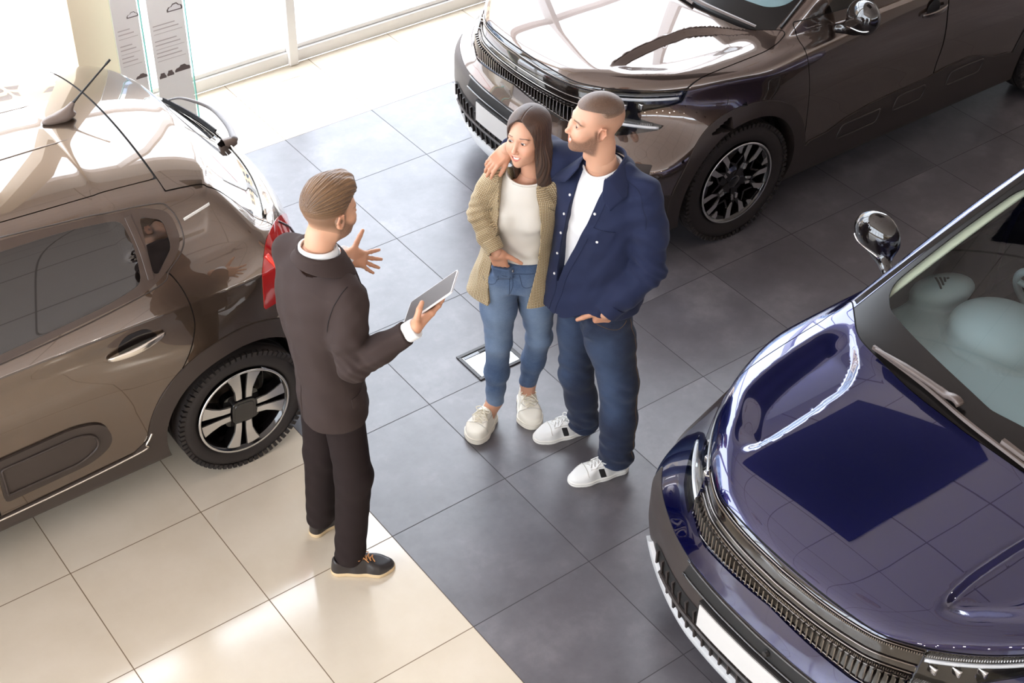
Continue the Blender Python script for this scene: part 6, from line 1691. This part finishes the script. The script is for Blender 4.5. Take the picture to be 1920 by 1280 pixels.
        sL = sL + near*.0030*np.sin(t*2*math.pi/.052 + 4*np.sin(14*P[:, 2] + 11*P[:, 0])) + wav(P, 33, 5, (.06, .13), .0036, (.4, .4, .8))
        sR = chain(P, [shR, shR*.5+elR*.5, elR, elR*.5+wrR*.5, wrR - axR*.03], [.080, .072, .062, .056, .046], .025)
        sL = smax(sL, (P-wrL)@ax + .006, .006); sR = smax(sR, (P-wrR)@axR + .02, .006)
        d = smin(d, sL, .03); d = smin(d, sR, .035)
        d = smin(d, chain(P, [shR + A(.0, .01, .035), (1.0, -1.14, 1.522), (1.03, -1.24, 1.54), (1.06, -1.32, 1.515), shL + A(-.01, .02, .035)], [.036, .04, .045, .04, .036]), .045)
        fr = ((P-A(1.0, -1.24, 0))@fw > -.02)
        for a_, b_, w_, h_ in (((1.02, -1.42, 1.34), (.90, -1.38, 1.05), .020, .010), ((.98, -1.43, 1.30), (.86, -1.30, .95), .018, .009), ((1.05, -1.46, 1.30), (.98, -1.43, .92), .016, .008), ((.90, -1.38, 1.40), (.87, -1.33, 1.12), .016, .006), ((1.0, -1.05, 1.3), (.86, -1.12, .95), .018, .007), ((.93, -1.42, 1.05), (.90, -1.38, .86), .016, .006)): d = d - ridge(P, a_, b_, w_, h_)
        return d + wav(P, 41, 5, (.06, .14), .0026, (.2, .2, .6))
    vc = lambda z: .004 - .085*sstep(1.50, 1.02, z) - .02*sstep(1.0, .85, z)      # opening centre along left axis
    def shirt(P):
        d = shirt_o(P); w_ = P - A(1.02, -1.24, 0); u = w_@fw; v = w_@lf; z = P[:, 2]
        half = interp(z, [.85, .99, 1.02, 1.2, 1.38, 1.48, 1.56], [-.01, -.004, .006, .036, .052, .058, .062])
        V1 = np.maximum(np.abs(v - vc(z)) - half, -u)
        d = smax(d, -V1, .004)
        low = np.maximum(np.maximum(np.abs(v - vc(z) + .02) - interp(z, [.7, .9, 1.0], [.02, .004, .0]), -u), z-.90)
        d = smax(d, -low, .006)
        nck = np.hypot(P[:, 0]-1.025, P[:, 1]+1.242) - (.066 + .12*(z-1.50)); d = smax(d, -np.maximum(nck, 1.44-z), .008)
        ang = np.arctan2(v, u); hem = .832 + .022*np.cos(2*ang) + .088*sstep(-.05, .12, v) + .012*(v < -.05)
        return smax(d, hem - z, .006)
    V_, Q, N = net(shirt, (.62, -1.72, .74), (1.40, -.66, 1.62), .0058, lip=1.5); so = mesh_obj('overshirt', V_, Q, M_navy, root, N=N)
    # placket strips, pocket, yoke seam
    SS = Surf(*net(shirt_o, (.72, -1.55, .80), (1.12, -.98, 1.58), .006, lip=1.5)[:2], shirt_o)
    vloc = lambda P: (P - A(1.02, -1.24, 0))@lf - vc(P[:, 2])
    half = lambda P: interp(P[:, 2], [.85, .99, 1.02, 1.2, 1.38, 1.48, 1.56], [.0, .0, .006, .036, .052, .058, .062])
    front = lambda P: -((P-A(1.02, -1.24, 0))@fw)
    for sg in (-1, 1):
        I = SS.split(lambda P: lmax_(np.abs(sg*vloc(P) - half(P) - .018) - .0165, front(P)+.03, P[:, 2]-1.49, .86-P[:, 2]))[0]
        I.obj('placket', M_navy, so, off=.0022, rim=.004)
    pk = SS.split(lambda P: np.maximum(sd_poly(np.stack([vloc(P), P[:, 2]], 1), A((.075, 1.335), (.165, 1.335), (.165, 1.285), (.12, 1.262), (.075, 1.285))), front(P)))[0]
    po = pk.obj('pocket_flap', M_navy, so, off=.004, rim=.006)
    p2 = SS.split(lambda P: np.maximum(sd_poly(np.stack([vloc(P), P[:, 2]], 1), A((.080, 1.33), (.160, 1.33), (.160, 1.19), (.12, 1.172), (.080, 1.19))), front(P)))[0]
    p2.obj('chest_pocket', M_navy, so, off=.0016, rim=.004)
    def onf(v, z): return A(1.02, -1.24, 0) + fw*.14 + lf*(v + float(vc(np.array([z]))[0])) + A(0, 0, z)
    bt = [onf(-.018-h, z) for h, z in ((.056, 1.43), (.047, 1.335), (.034, 1.235), (.018, 1.13), (.004, 1.03))] + [onf(.018+.050, 1.40)]
    buttons(shirt_o, bt, M_button, so, off=.003); buttons(shirt_o, [onf(.12, 1.278)], M_button, po, off=.0045)
    seam_tubes(shirt_o, [[tuple(shL + A(-.04, .05, .06)), tuple(shL + A(-.045, -.03, .045)), tuple(shL + A(-.04, -.06, -.03)), tuple(shL + A(-.02, -.06, -.10))]], .0008, M_navyseam, so, 'shirt_seam')
    # cuff
    def cuff(P):
        t = (P-wrL)@ax; d = np.linalg.norm(P-wrL-t[:, None]*ax, axis=1) - (.052 - .06*(t+.03)) ; return smax(d, np.abs(t+.028)-.030, .005)
    V_, Q, N = net(cuff, wrL-.11, wrL+.11, .0042); mesh_obj('cuff', V_, Q, M_navy, so, N=N)
    # collar with points
    nk = A(1.030, -1.245, 1.553)
    def collar(P):
        q = P - nk; u = q@fw; v = q@lf
        r = np.hypot((u-.004)/.070, v/.070); ri = (r-1)*.070 - .95*np.clip(.020-q[:, 2], 0, .14) - .25*np.clip(u, 0, .1)
        d = np.abs(ri) - .0046
        top = .036 - .34*np.clip(u+.02, 0, .2); an = np.abs(np.arctan2(v, u))
        bot = -.022 - .060*np.exp(-((an-.85)/.24)**2) - .30*np.clip(u, 0, .1)
        d = smax(d, np.maximum(q[:, 2]-top, bot-q[:, 2]), .003)
        return smax(d, .62 - an + 2.2*np.clip(-.02-q[:, 2], 0, .1)*-1*0 , .01) if False else smax(d, (.52-an)*.09, .003)
    V_, Q, N = net(collar, nk - A(.17, .17, .12), nk + A(.17, .17, .08), .003); mesh_obj('collar', V_, Q, M_navy, so, N=N)
    # ---- sneakers
    for heel, toe in (((1.092, -1.470), (.808, -1.382)), ((1.115, -1.170), (.848, -1.072))):
        fl, L = foot_loc(heel, toe); make_shoe('sneaker', fl, L, 'sneaker', (M_snk, M_snksole, M_snklace, M_snkseam, M_blackfab), root, stripes=True)
    return root

def build_woman():
    G = (.80, -.98)
    hd = Head(Loc(J(989, 264, G, 0) + A(.015, .02, .0), frame(200, -5, 5)), female=True, smile=1.05, scale=.89, neck=.80)
    skin = A(*lin(208, 156, 128)); hair = A(*lin(52, 34, 26))
    shR, shL = A(.735, -.893, 1.375), A(.925, -1.050, 1.375)
    elR, wrR = J(896, 402, G, -.01), J(931, 474, G, -.10)
    elL, wrL = A(1.09, -.98, 1.20), A(1.17, -1.10, 1.06)
    hipR, knR, anR = A(.750, -.920, .915), J(935, 640, G, .02), J(928, 750, G, .085)
    hipL, knL, anL = A(.885, -.995, .915), J(1011, 630, G, .10), J(990, 714, G, .18)
    HR = hand_frame(wrR, A(.28, .05, -.80), A(-.78, -.60, .0))
    hRf = lambda P: hand_sdf(P, HR, True, curl=((.35, .6, .4), (.4, .6, .4), (.45, .6, .4), (.45, .6, .4)), spread=(.05, .0, -.04, -.08), thumb=(.55, .85, .05), tcurl=.1, sc=.84, fore=elR)
    def trunk(P):
        d = loft(P, [.9, 1.0, 1.15, 1.3, 1.375], [.815, .82, .825, .83, .835], [-.96, -.965, -.97, -.975, -.98], [.11, .095, .09, .11, .05], [.07, .06, .065, .06, .045], 215)
        d = smin(d, chain(P, [shR, elR, wrR], [.036, .031, .024]), .03); d = smin(d, chain(P, [shL, elL, wrL], [.036, .031, .024]), .03)
        d = smin(d, chain(P, [(.785, -.93, 1.35), (.840, -.97, 1.375), (.895, -1.02, 1.35)], [.02, .024, .02], .02), .02)
        d = smin(d, cap(P, (.835, -.98, 1.35), hd.L.w((-.05, 0, -.17)), .046, .044), .03)
        for hp, kn, an, ft in ((hipR, knR, anR, (.735, -.87, .045)), (hipL, knL, anL, (.955, -.90, .045))):
            d = smin(d, chain(P, [hp, kn, an, ft], [.075, .048, .036, .034]), .02)
        return d
    bx = lambda c, r: (c - r, c + r)
    root = body_mesh('person', hd, hair, skin, trunk, [(hRf, *bx(HR.w((.06, 0, 0)), .13))], (A(.5, -1.3, .03), A(1.3, -.7, 1.52)), lip=A(*lin(186, 96, 88)))
    tag(root, 'dark-haired woman in a checked blazer and jeans with a hand in her pocket', 'person')
    eyes(hd, root, hd.L.R @ A(1, -.16, -.02), iris_mat(lin(60, 42, 30)))
    # ---- long straight hair
    def hairf(P):
        q = hd.loc(P); x, y, z = q.T
        part = .012
        t = .009 + .009*sstep(.02, .10, z) + .006*sstep(.0, -.08, x)
        d = hd.skull(q) - t
        zc = np.clip(z, -.27, .09)
        ya = .014*sstep(.0, -.12, zc); xa_ = sinterp(zc, [-.27, -.2, -.1, .0, .09], [-.040, -.036, -.030, -.020, -.012])
        a_ = sinterp(zc, [-.27, -.2, -.12, .0, .06, .09], [.080, .100, .106, .094, .084, .070]); b_ = sinterp(zc, [-.27, -.2, -.1, .0, .09], [.052, .070, .082, .092, .086])
        rr = np.sqrt(((x-xa_)/b_)**2 + ((y-ya)/a_)**2); cu = (rr-1)*np.minimum(a_, b_)
        cu = smax(cu, np.maximum(z-.085, -.268 + .010*np.sin(y*60) - z), .03)
        d = smin(d, cu, .02)
        fw_ = sinterp(z, [-.30, -.15, -.08, -.02, .03, .065, .090, .108, .12], [.058, .058, .060, .063, .060, .050, .031, .008, -.02])
        d = smax(d, -np.maximum(np.abs(y - .004) - fw_, (.008 + .055*sstep(.03, .10, z) - .075*sstep(-.085, -.125, z)) - x), .012)
        an = np.arctan2(y, -x+.05); ph = an*34 + 2*np.sin(z*9)
        keep_ = sstep(.0, .02, np.maximum(np.abs(y - .004) - fw_, (.0 + .05*sstep(.03, .10, z)) - x))
        d = d + keep_*(.0008*np.sin(ph) + .0006*np.sin(ph*2.7 + 1))*sstep(.10, .03, z)
        d = d + .0016*np.exp(-((y-part)/.0025)**2)*(z > .07)*(x > -.02)
        d = smax(d, -.262 + .02*np.sin(y*40) - z, .02)
        return d*hd.sc
    o = hd.L.o
    Vh, Q, N = net(hairf, o - A(.20, .20, .32), o + A(.20, .20, .18), .0026, lip=1.6)
    qh = hd.loc(Vh); g_ = .5 + .3*np.sin(np.arctan2(qh[:, 1], -qh[:, 0]+.05)*60 + 4*np.sin(qh[:, 2]*14)) + .2*np.sin(np.arctan2(qh[:, 1], -qh[:, 0]+.05)*171)
    t_ = np.clip(g_, 0, 1)[:, None]
    mesh_obj('hair', Vh, Q, M_hairlong, root, N=N, col=A(*lin(44, 28, 20))*(1-t_) + A(*lin(86, 56, 38))*t_)
    # ---- jeans
    def jeans(P):
        dR = chain(P, [hipR, hipR*.5+knR*.5, knR, knR*.5+anR*.5, anR + (anR-knR)*.02], [.092, .076, .056, .053, .041], .03)
        dL = chain(P, [hipL, hipL*.5+knL*.5, knL, knL*.5+anL*.5, anL + (anL-knL)*.0], [.092, .076, .056, .053, .041], .03)
        d = smin(dR, dL, .008)
        d = smin(d, loft(P, [.865, .92, 1.0, 1.04], [.818, .818, .818, .82], [-.957, -.958, -.962, -.963], [.158, .162, .142, .134], [.104, .110, .100, .096], 215), .02)
        d = smin(d, rbox(HR.to(P), (.105, .0, .002), (.048, .042, .019), .016), .025)
        k_ = np.exp(-((P[:, 2]-.56)/.08)**2); cr = np.exp(-((P[:, 2]-.82)/.07)**2); low = sstep(.40, .25, P[:, 2])
        d = d + wav(P, 53, 6, (.05, .11), .0026, (.25, .25, 1))*(.8*k_ + .5*cr + .6*low + .15)
        z = P[:, 2]; 
        d = smax(d, 1.018 - z if False else z - 1.025, .006)
        fr = .006*np.sin(P[:, 0]*330 + 2*np.sin(P[:, 1]*200))*np.sin(P[:, 1]*290)
        dd = np.where(dR < dL, anR[2] - .010, anL[2] - .010) + .35*fr
        return smax(d, dd - z, .003)
    V_, Q, N = net(jeans, (.52, -1.22, .12), (1.12, -.72, 1.08), .0052, lip=1.5)
    def wash(V, lines, w):
        c = np.zeros(len(V))
        for a, b in lines:
            a = A(*a); b = A(*b); ab = b-a; t = np.clip(((V-a)@ab)/(ab@ab), 0, 1); d = np.linalg.norm(V-a-t[:, None]*ab, axis=1); c = np.maximum(c, np.exp(-(d/w)**2))
        return np.repeat(c[:, None], 3, 1)
    jo = mesh_obj('jeans', V_, Q, M_denim_mid, root, N=N, col=.05 + .36*wash(V_, [((.68, -.99, .85), tuple(knR + A(-.05, -.05, 0))), ((.83, -1.07, .85), tuple(knL + A(-.05, -.06, 0))), (tuple(anR), tuple(anR + A(0, 0, .03)))], .08))
    f2 = A(math.cos(math.radians(215)), math.sin(math.radians(215)), 0); l2 = A(-f2[1], f2[0], 0); c0 = A(.818, -.962, 0)
    onj = lambda v, z: tuple(c0 + f2*.11 + l2*v + A(0, 0, z))
    seam_tubes(jeans, [[onj(-.12, .995), onj(-.06, .992), onj(0, .990), onj(.06, .992), onj(.12, .995)], [onj(0, .985), onj(.002, .92), onj(.0, .86)], [onj(.012, .985), onj(.016, .93), onj(.004, .88)], [onj(-.125, .955), onj(-.095, .925), onj(-.06, .93), onj(-.045, .985)], [onj(.125, .955), onj(.095, .925), onj(.06, .93), onj(.045, .985)]], .0009, M_denim_hem, jo, 'stitching')
    buttons(jeans, [onj(.006, 1.006)], M_chrome, jo, .007, .001)
    # ---- white top
    def top(P):
        d = loft(P, [.96, 1.02, 1.10, 1.18, 1.25, 1.31, 1.375, 1.445], [.82, .82, .822, .826, .829, .832, .834, .835], [-.963, -.964, -.967, -.970, -.973, -.976, -.978, -.98], [.130, .122, .118, .124, .132, .138, .112, .060], [.094, .088, .084, .088, .094, .088, .072, .050], 215)
        for s_ in (-1, 1): d = smin(d, ell(P, A(.829, -.973, 1.235) + f2*.055 + l2*s_*.058, (.046, .050, .048)), .045)
        d = d + wav(P, 61, 5, (.05, .10), .0016, (.3, .3, .8))*sstep(1.37, 1.30, P[:, 2]) + .002*np.sin((P[:, 2]-1)*90 + 3*np.sin(P@l2*20))*np.exp(-((P[:, 2]-1.06)/.06)**2)
        q = P - A(.835, -.98, 0); n_ = np.hypot(q@f2 - .004, (q@l2)*.80) - (.060 + .45*np.clip(P[:, 2]-1.405, -.02, .1))
        d = smax(d, -np.maximum(n_, 1.37-P[:, 2]), .005)
        return smax(d, .985-P[:, 2], .006)
    V_, Q, N = net(top, (.62, -1.2, .95), (1.02, -.75, 1.46), .005); to = mesh_obj('t_shirt', V_, Q, M_topw, root, N=N)
    top_o = lambda P: loft(P, [.96, 1.02, 1.10, 1.18, 1.25, 1.31, 1.375, 1.445], [.82, .82, .822, .826, .829, .832, .834, .835], [-.963, -.964, -.967, -.970, -.973, -.976, -.978, -.98], [.130, .122, .118, .124, .132, .138, .112, .060], [.094, .088, .084, .088, .094, .088, .072, .050], 215)
    neck_band(top_o, (.835 + f2[0]*.004, -.98 + f2[1]*.004), f2, l2, .80, lambda z: .060 + .45*np.clip(z-1.405, -.02, .1), 1.40, M_topw, to, .0045)
    # ---- checked blazer, worn open
    ax = (wrR-elR)/np.linalg.norm(wrR-elR); up_ = (elR-shR)/np.linalg.norm(elR-shR); axL = (wrL-elL)/np.linalg.norm(wrL-elL)
    slv = lambda P: chain(P, [shR, shR*.5+elR*.5 + A(-.008, 0, 0), elR, elR*.5+wrR*.5, wrR - ax*.008], [.056, .050, .045, .042, .036], .02)
    def blz_o(P):
        d = loft(P, [.70, .84, .95, 1.05, 1.15, 1.26, 1.33, 1.385, 1.415], [.800, .802, .808, .815, .822, .828, .832, .836, .838], [-.95, -.952, -.957, -.962, -.967, -.972, -.976, -.98, -.984], [.212, .196, .172, .155, .150, .158, .158, .120, .070], [.150, .138, .124, .112, .112, .118, .110, .088, .060], 215, 2.1)
        sR = slv(P); t = (P-elR)@ax; near = np.exp(-(np.linalg.norm(P-elR, axis=1)/.10)**2)
        sR = sR + near*.0028*np.sin(t*2*math.pi/.040 + 4*np.sin(17*P[:, 2])) + wav(P, 71, 5, (.05, .11), .0030)
        sL = chain(P, [shL, elL, wrL], [.062, .052, .042], .02)
        sR = smax(sR, (P-wrR)@ax + .006, .005); sL = smax(sL, (P-wrL)@axL, .005)
        d = smin(d, sR, .022); d = smin(d, sL, .03)
        d = smin(d, chain(P, [shR + A(.02, -.015, .024), (.785, -.935, 1.40), (.84, -.975, 1.412), (.885, -1.015, 1.395), shL + A(-.02, .015, .024)], [.032, .034, .036, .034, .032]), .04)
        for a_, b_, w_, h_ in (((.68, -.90, 1.05), (.60, -.90, .83), .02, .010), ((.70, -.98, 1.02), (.655, -1.0, .80), .018, .008), ((.65, -.86, 1.1), (.62, -.83, .84), .02, .010)): d = d - ridge(P, a_, b_, w_, h_)
        return d + wav(P, 73, 5, (.07, .14), .0028, (.3, .3, .5))
    edge = lambda z, sg: interp(z, [.75, .82, .95, 1.05, 1.15, 1.26, 1.34, 1.42], [.075, .080, .088, .078, .060, .056, .062, .070] if sg < 0 else [.075, .080, .100, .112, .120, .122, .110, .080])
    def blz(P):
        d = blz_o(P); q = P - c0; u = q@f2; v = q@l2; z = P[:, 2]
        V1 = lmax_(-v - edge(z, -1), v - edge(z, 1), -u - .0)
        d = smax(d, -V1, .004)
        n_ = np.hypot(P[:, 0]-.836, P[:, 1]+.982) - (.060 + .25*(z-1.37)); d = smax(d, -np.maximum(n_, 1.33-z), .006)
        hem = .815 + .02*(v > 0) - .10*v*0
        return smax(d, hem - z, .006)
    V_, Q, N = net(blz, (.48, -1.28, .74), (1.24, -.66, 1.46), .0054, lip=1.5)
    # weave coordinates: around / along each panel, kept as a vertex colour
    def weave(V):
        q = V - c0; ang = np.arctan2(q@l2, q@f2); u = ang*.15; w_ = V[:, 2].copy()
        sl = slv(V) < .006
        dn = np.linalg.norm(V-elR, axis=1); lower = ((V-elR)@ax > 0)
        for msk, a0, dr in ((sl & ~lower, shR, up_), (sl & lower, elR, ax)):
            e1 = np.cross(dr, (0, 0, 1)); e1 /= np.linalg.norm(e1); e2 = np.cross(dr, e1); r_ = V[msk]-a0
            u[msk] = np.arctan2(r_@e1, r_@e2)*.056 + 5; w_[msk] = r_@dr + 2
        return np.stack([u/10+.5, w_/10+.3, 0*u], 1)
    bo = mesh_obj('blazer', V_, Q, M_check, root, N=N, col=weave(V_))
    SB = Surf(*net(blz_o, (.60, -1.2, .95), (1.0, -.75, 1.46), .0055, lip=1.5)[:2], blz_o)
    for sg in (-1, 1):
        vq = lambda P: np.stack([sg*((P-c0)@l2) - edge(P[:, 2], sg), P[:, 2]], 1)
        lp = A((-.001, 1.405), (.030, 1.395), (.050, 1.345), (.030, 1.335), (.046, 1.305), (.016, 1.15), (-.001, 1.07))
        I = SB.split(lambda P: np.maximum(sd_poly(vq(P), lp), -((P-c0)@f2) + .0))[0]
        o_ = I.obj('lapel', M_check, bo, off=.0045, rim=.008)
        if o_:
            me = o_.data; Vv = np.array([p.co for p in me.vertices]); at = me.color_attributes.new('Col', 'FLOAT_COLOR', 'POINT'); cc = np.ones((len(Vv), 4), np.float32); cc[:, :3] = weave(Vv) + A(.003, .002, 0); at.data.foreach_set('color', cc.ravel())
    def bcuff(P):
        t = (P-wrR)@ax; d = np.linalg.norm(P-wrR-t[:, None]*ax, axis=1) - (.040 - .05*(t+.03)); return smax(d, np.abs(t+.035)-.026, .005)
    V_, Q, N = net(bcuff, wrR-.1, wrR+.1, .0042); mesh_obj('cuff', V_, Q, M_check, bo, N=N, col=weave(V_) + A(.002, .003, 0))
    # ---- chunky sneakers
    for heel, toe in (((.792, -.838), (.604, -.930)), ((.998, -.820), (.888, -1.022))):
        fl, L = foot_loc(heel, toe); make_shoe('sneaker', fl, L, 'chunky', (M_snkw, M_snksolew, M_snklacew, M_snkseam), root)
    return root

def check_mat():
    m = mat('checked tweed', lin(190, 168, 130), .85, 0, sheen=.15)
    at = nd(m, 'ShaderNodeVertexColor', layer_name='Col'); sp = nd(m, 'ShaderNodeSeparateColor'); ln(m, at.outputs[0], sp.inputs[0])
    u = mth(m, 'MULTIPLY', sp.outputs[0], 10.0); v = mth(m, 'MULTIPLY', sp.outputs[1], 10.0)
    def lines(c, s, w):
        f = mth(m, 'FRACT', mth(m, 'DIVIDE', c, s)); return mth(m, 'LESS_THAN', f, w)
    L = mth(m, 'MAXIMUM', lines(u, .0066, .34), lines(v, .0066, .34))
    B = mth(m, 'MULTIPLY', lines(u, .0132, .5), lines(v, .0132, .5))
    n = noise(m, coords(m), 500, 2)
    base = mixc(m, mth(m, 'MULTIPLY', B, .45), lin(206, 186, 148), lin(178, 146, 96))
    ln(m, mixc(m, mth(m, 'MULTIPLY', L, mth(m, 'ADD', mth(m, 'MULTIPLY', n, .5), .5)), base, lin(74, 54, 40)), bsdf(m).inputs['Base Color']); bump(m, n, .25, .0008); return m
M_check = check_mat()
M_denim_dark = denim('dark blue denim', lin(16, 27, 52), lin(74, 94, 126))
M_denim_mid = denim('mid blue denim', lin(62, 84, 118), lin(166, 188, 214))
M_denim_hem = mat('denim seam', lin(44, 56, 80), .9)
M_stitch = mat('brown stitching', lin(118, 92, 62), .9)
M_tee = cloth_mat('white cotton', lin(240, 238, 238), .85, 1200, .1, .02)
M_topw = cloth_mat('cream top', lin(222, 216, 206), .8, 1300, .12, .02)
M_navy = cloth_mat('navy twill', lin(12, 25, 60), .85, 1300, .22, .12, .05)
M_navyseam = mat('navy seam', lin(14, 22, 44), .9)
M_button = mat('pearl button', lin(235, 232, 228), .2, 0, coat=.5)
M_snk = mat('white leather', lin(238, 236, 232), .45, 0); M_snksole = mat('white rubber sole', lin(236, 232, 224), .55); M_snklace = mat('white lace', lin(240, 238, 234), .8)
M_snkw = mat('cream leather', lin(238, 231, 216), .45); M_snksolew = mat('cream sole', lin(236, 228, 212), .55); M_snklacew = mat('cream lace', lin(232, 222, 200), .8)
M_snkseam = mat('shoe seam', lin(206, 200, 190), .7); M_blackfab = mat('black stripe', lin(26, 24, 25), .6)
M_hairlong = hair_v('dark long hair', .48, True)
build_man(); build_woman()
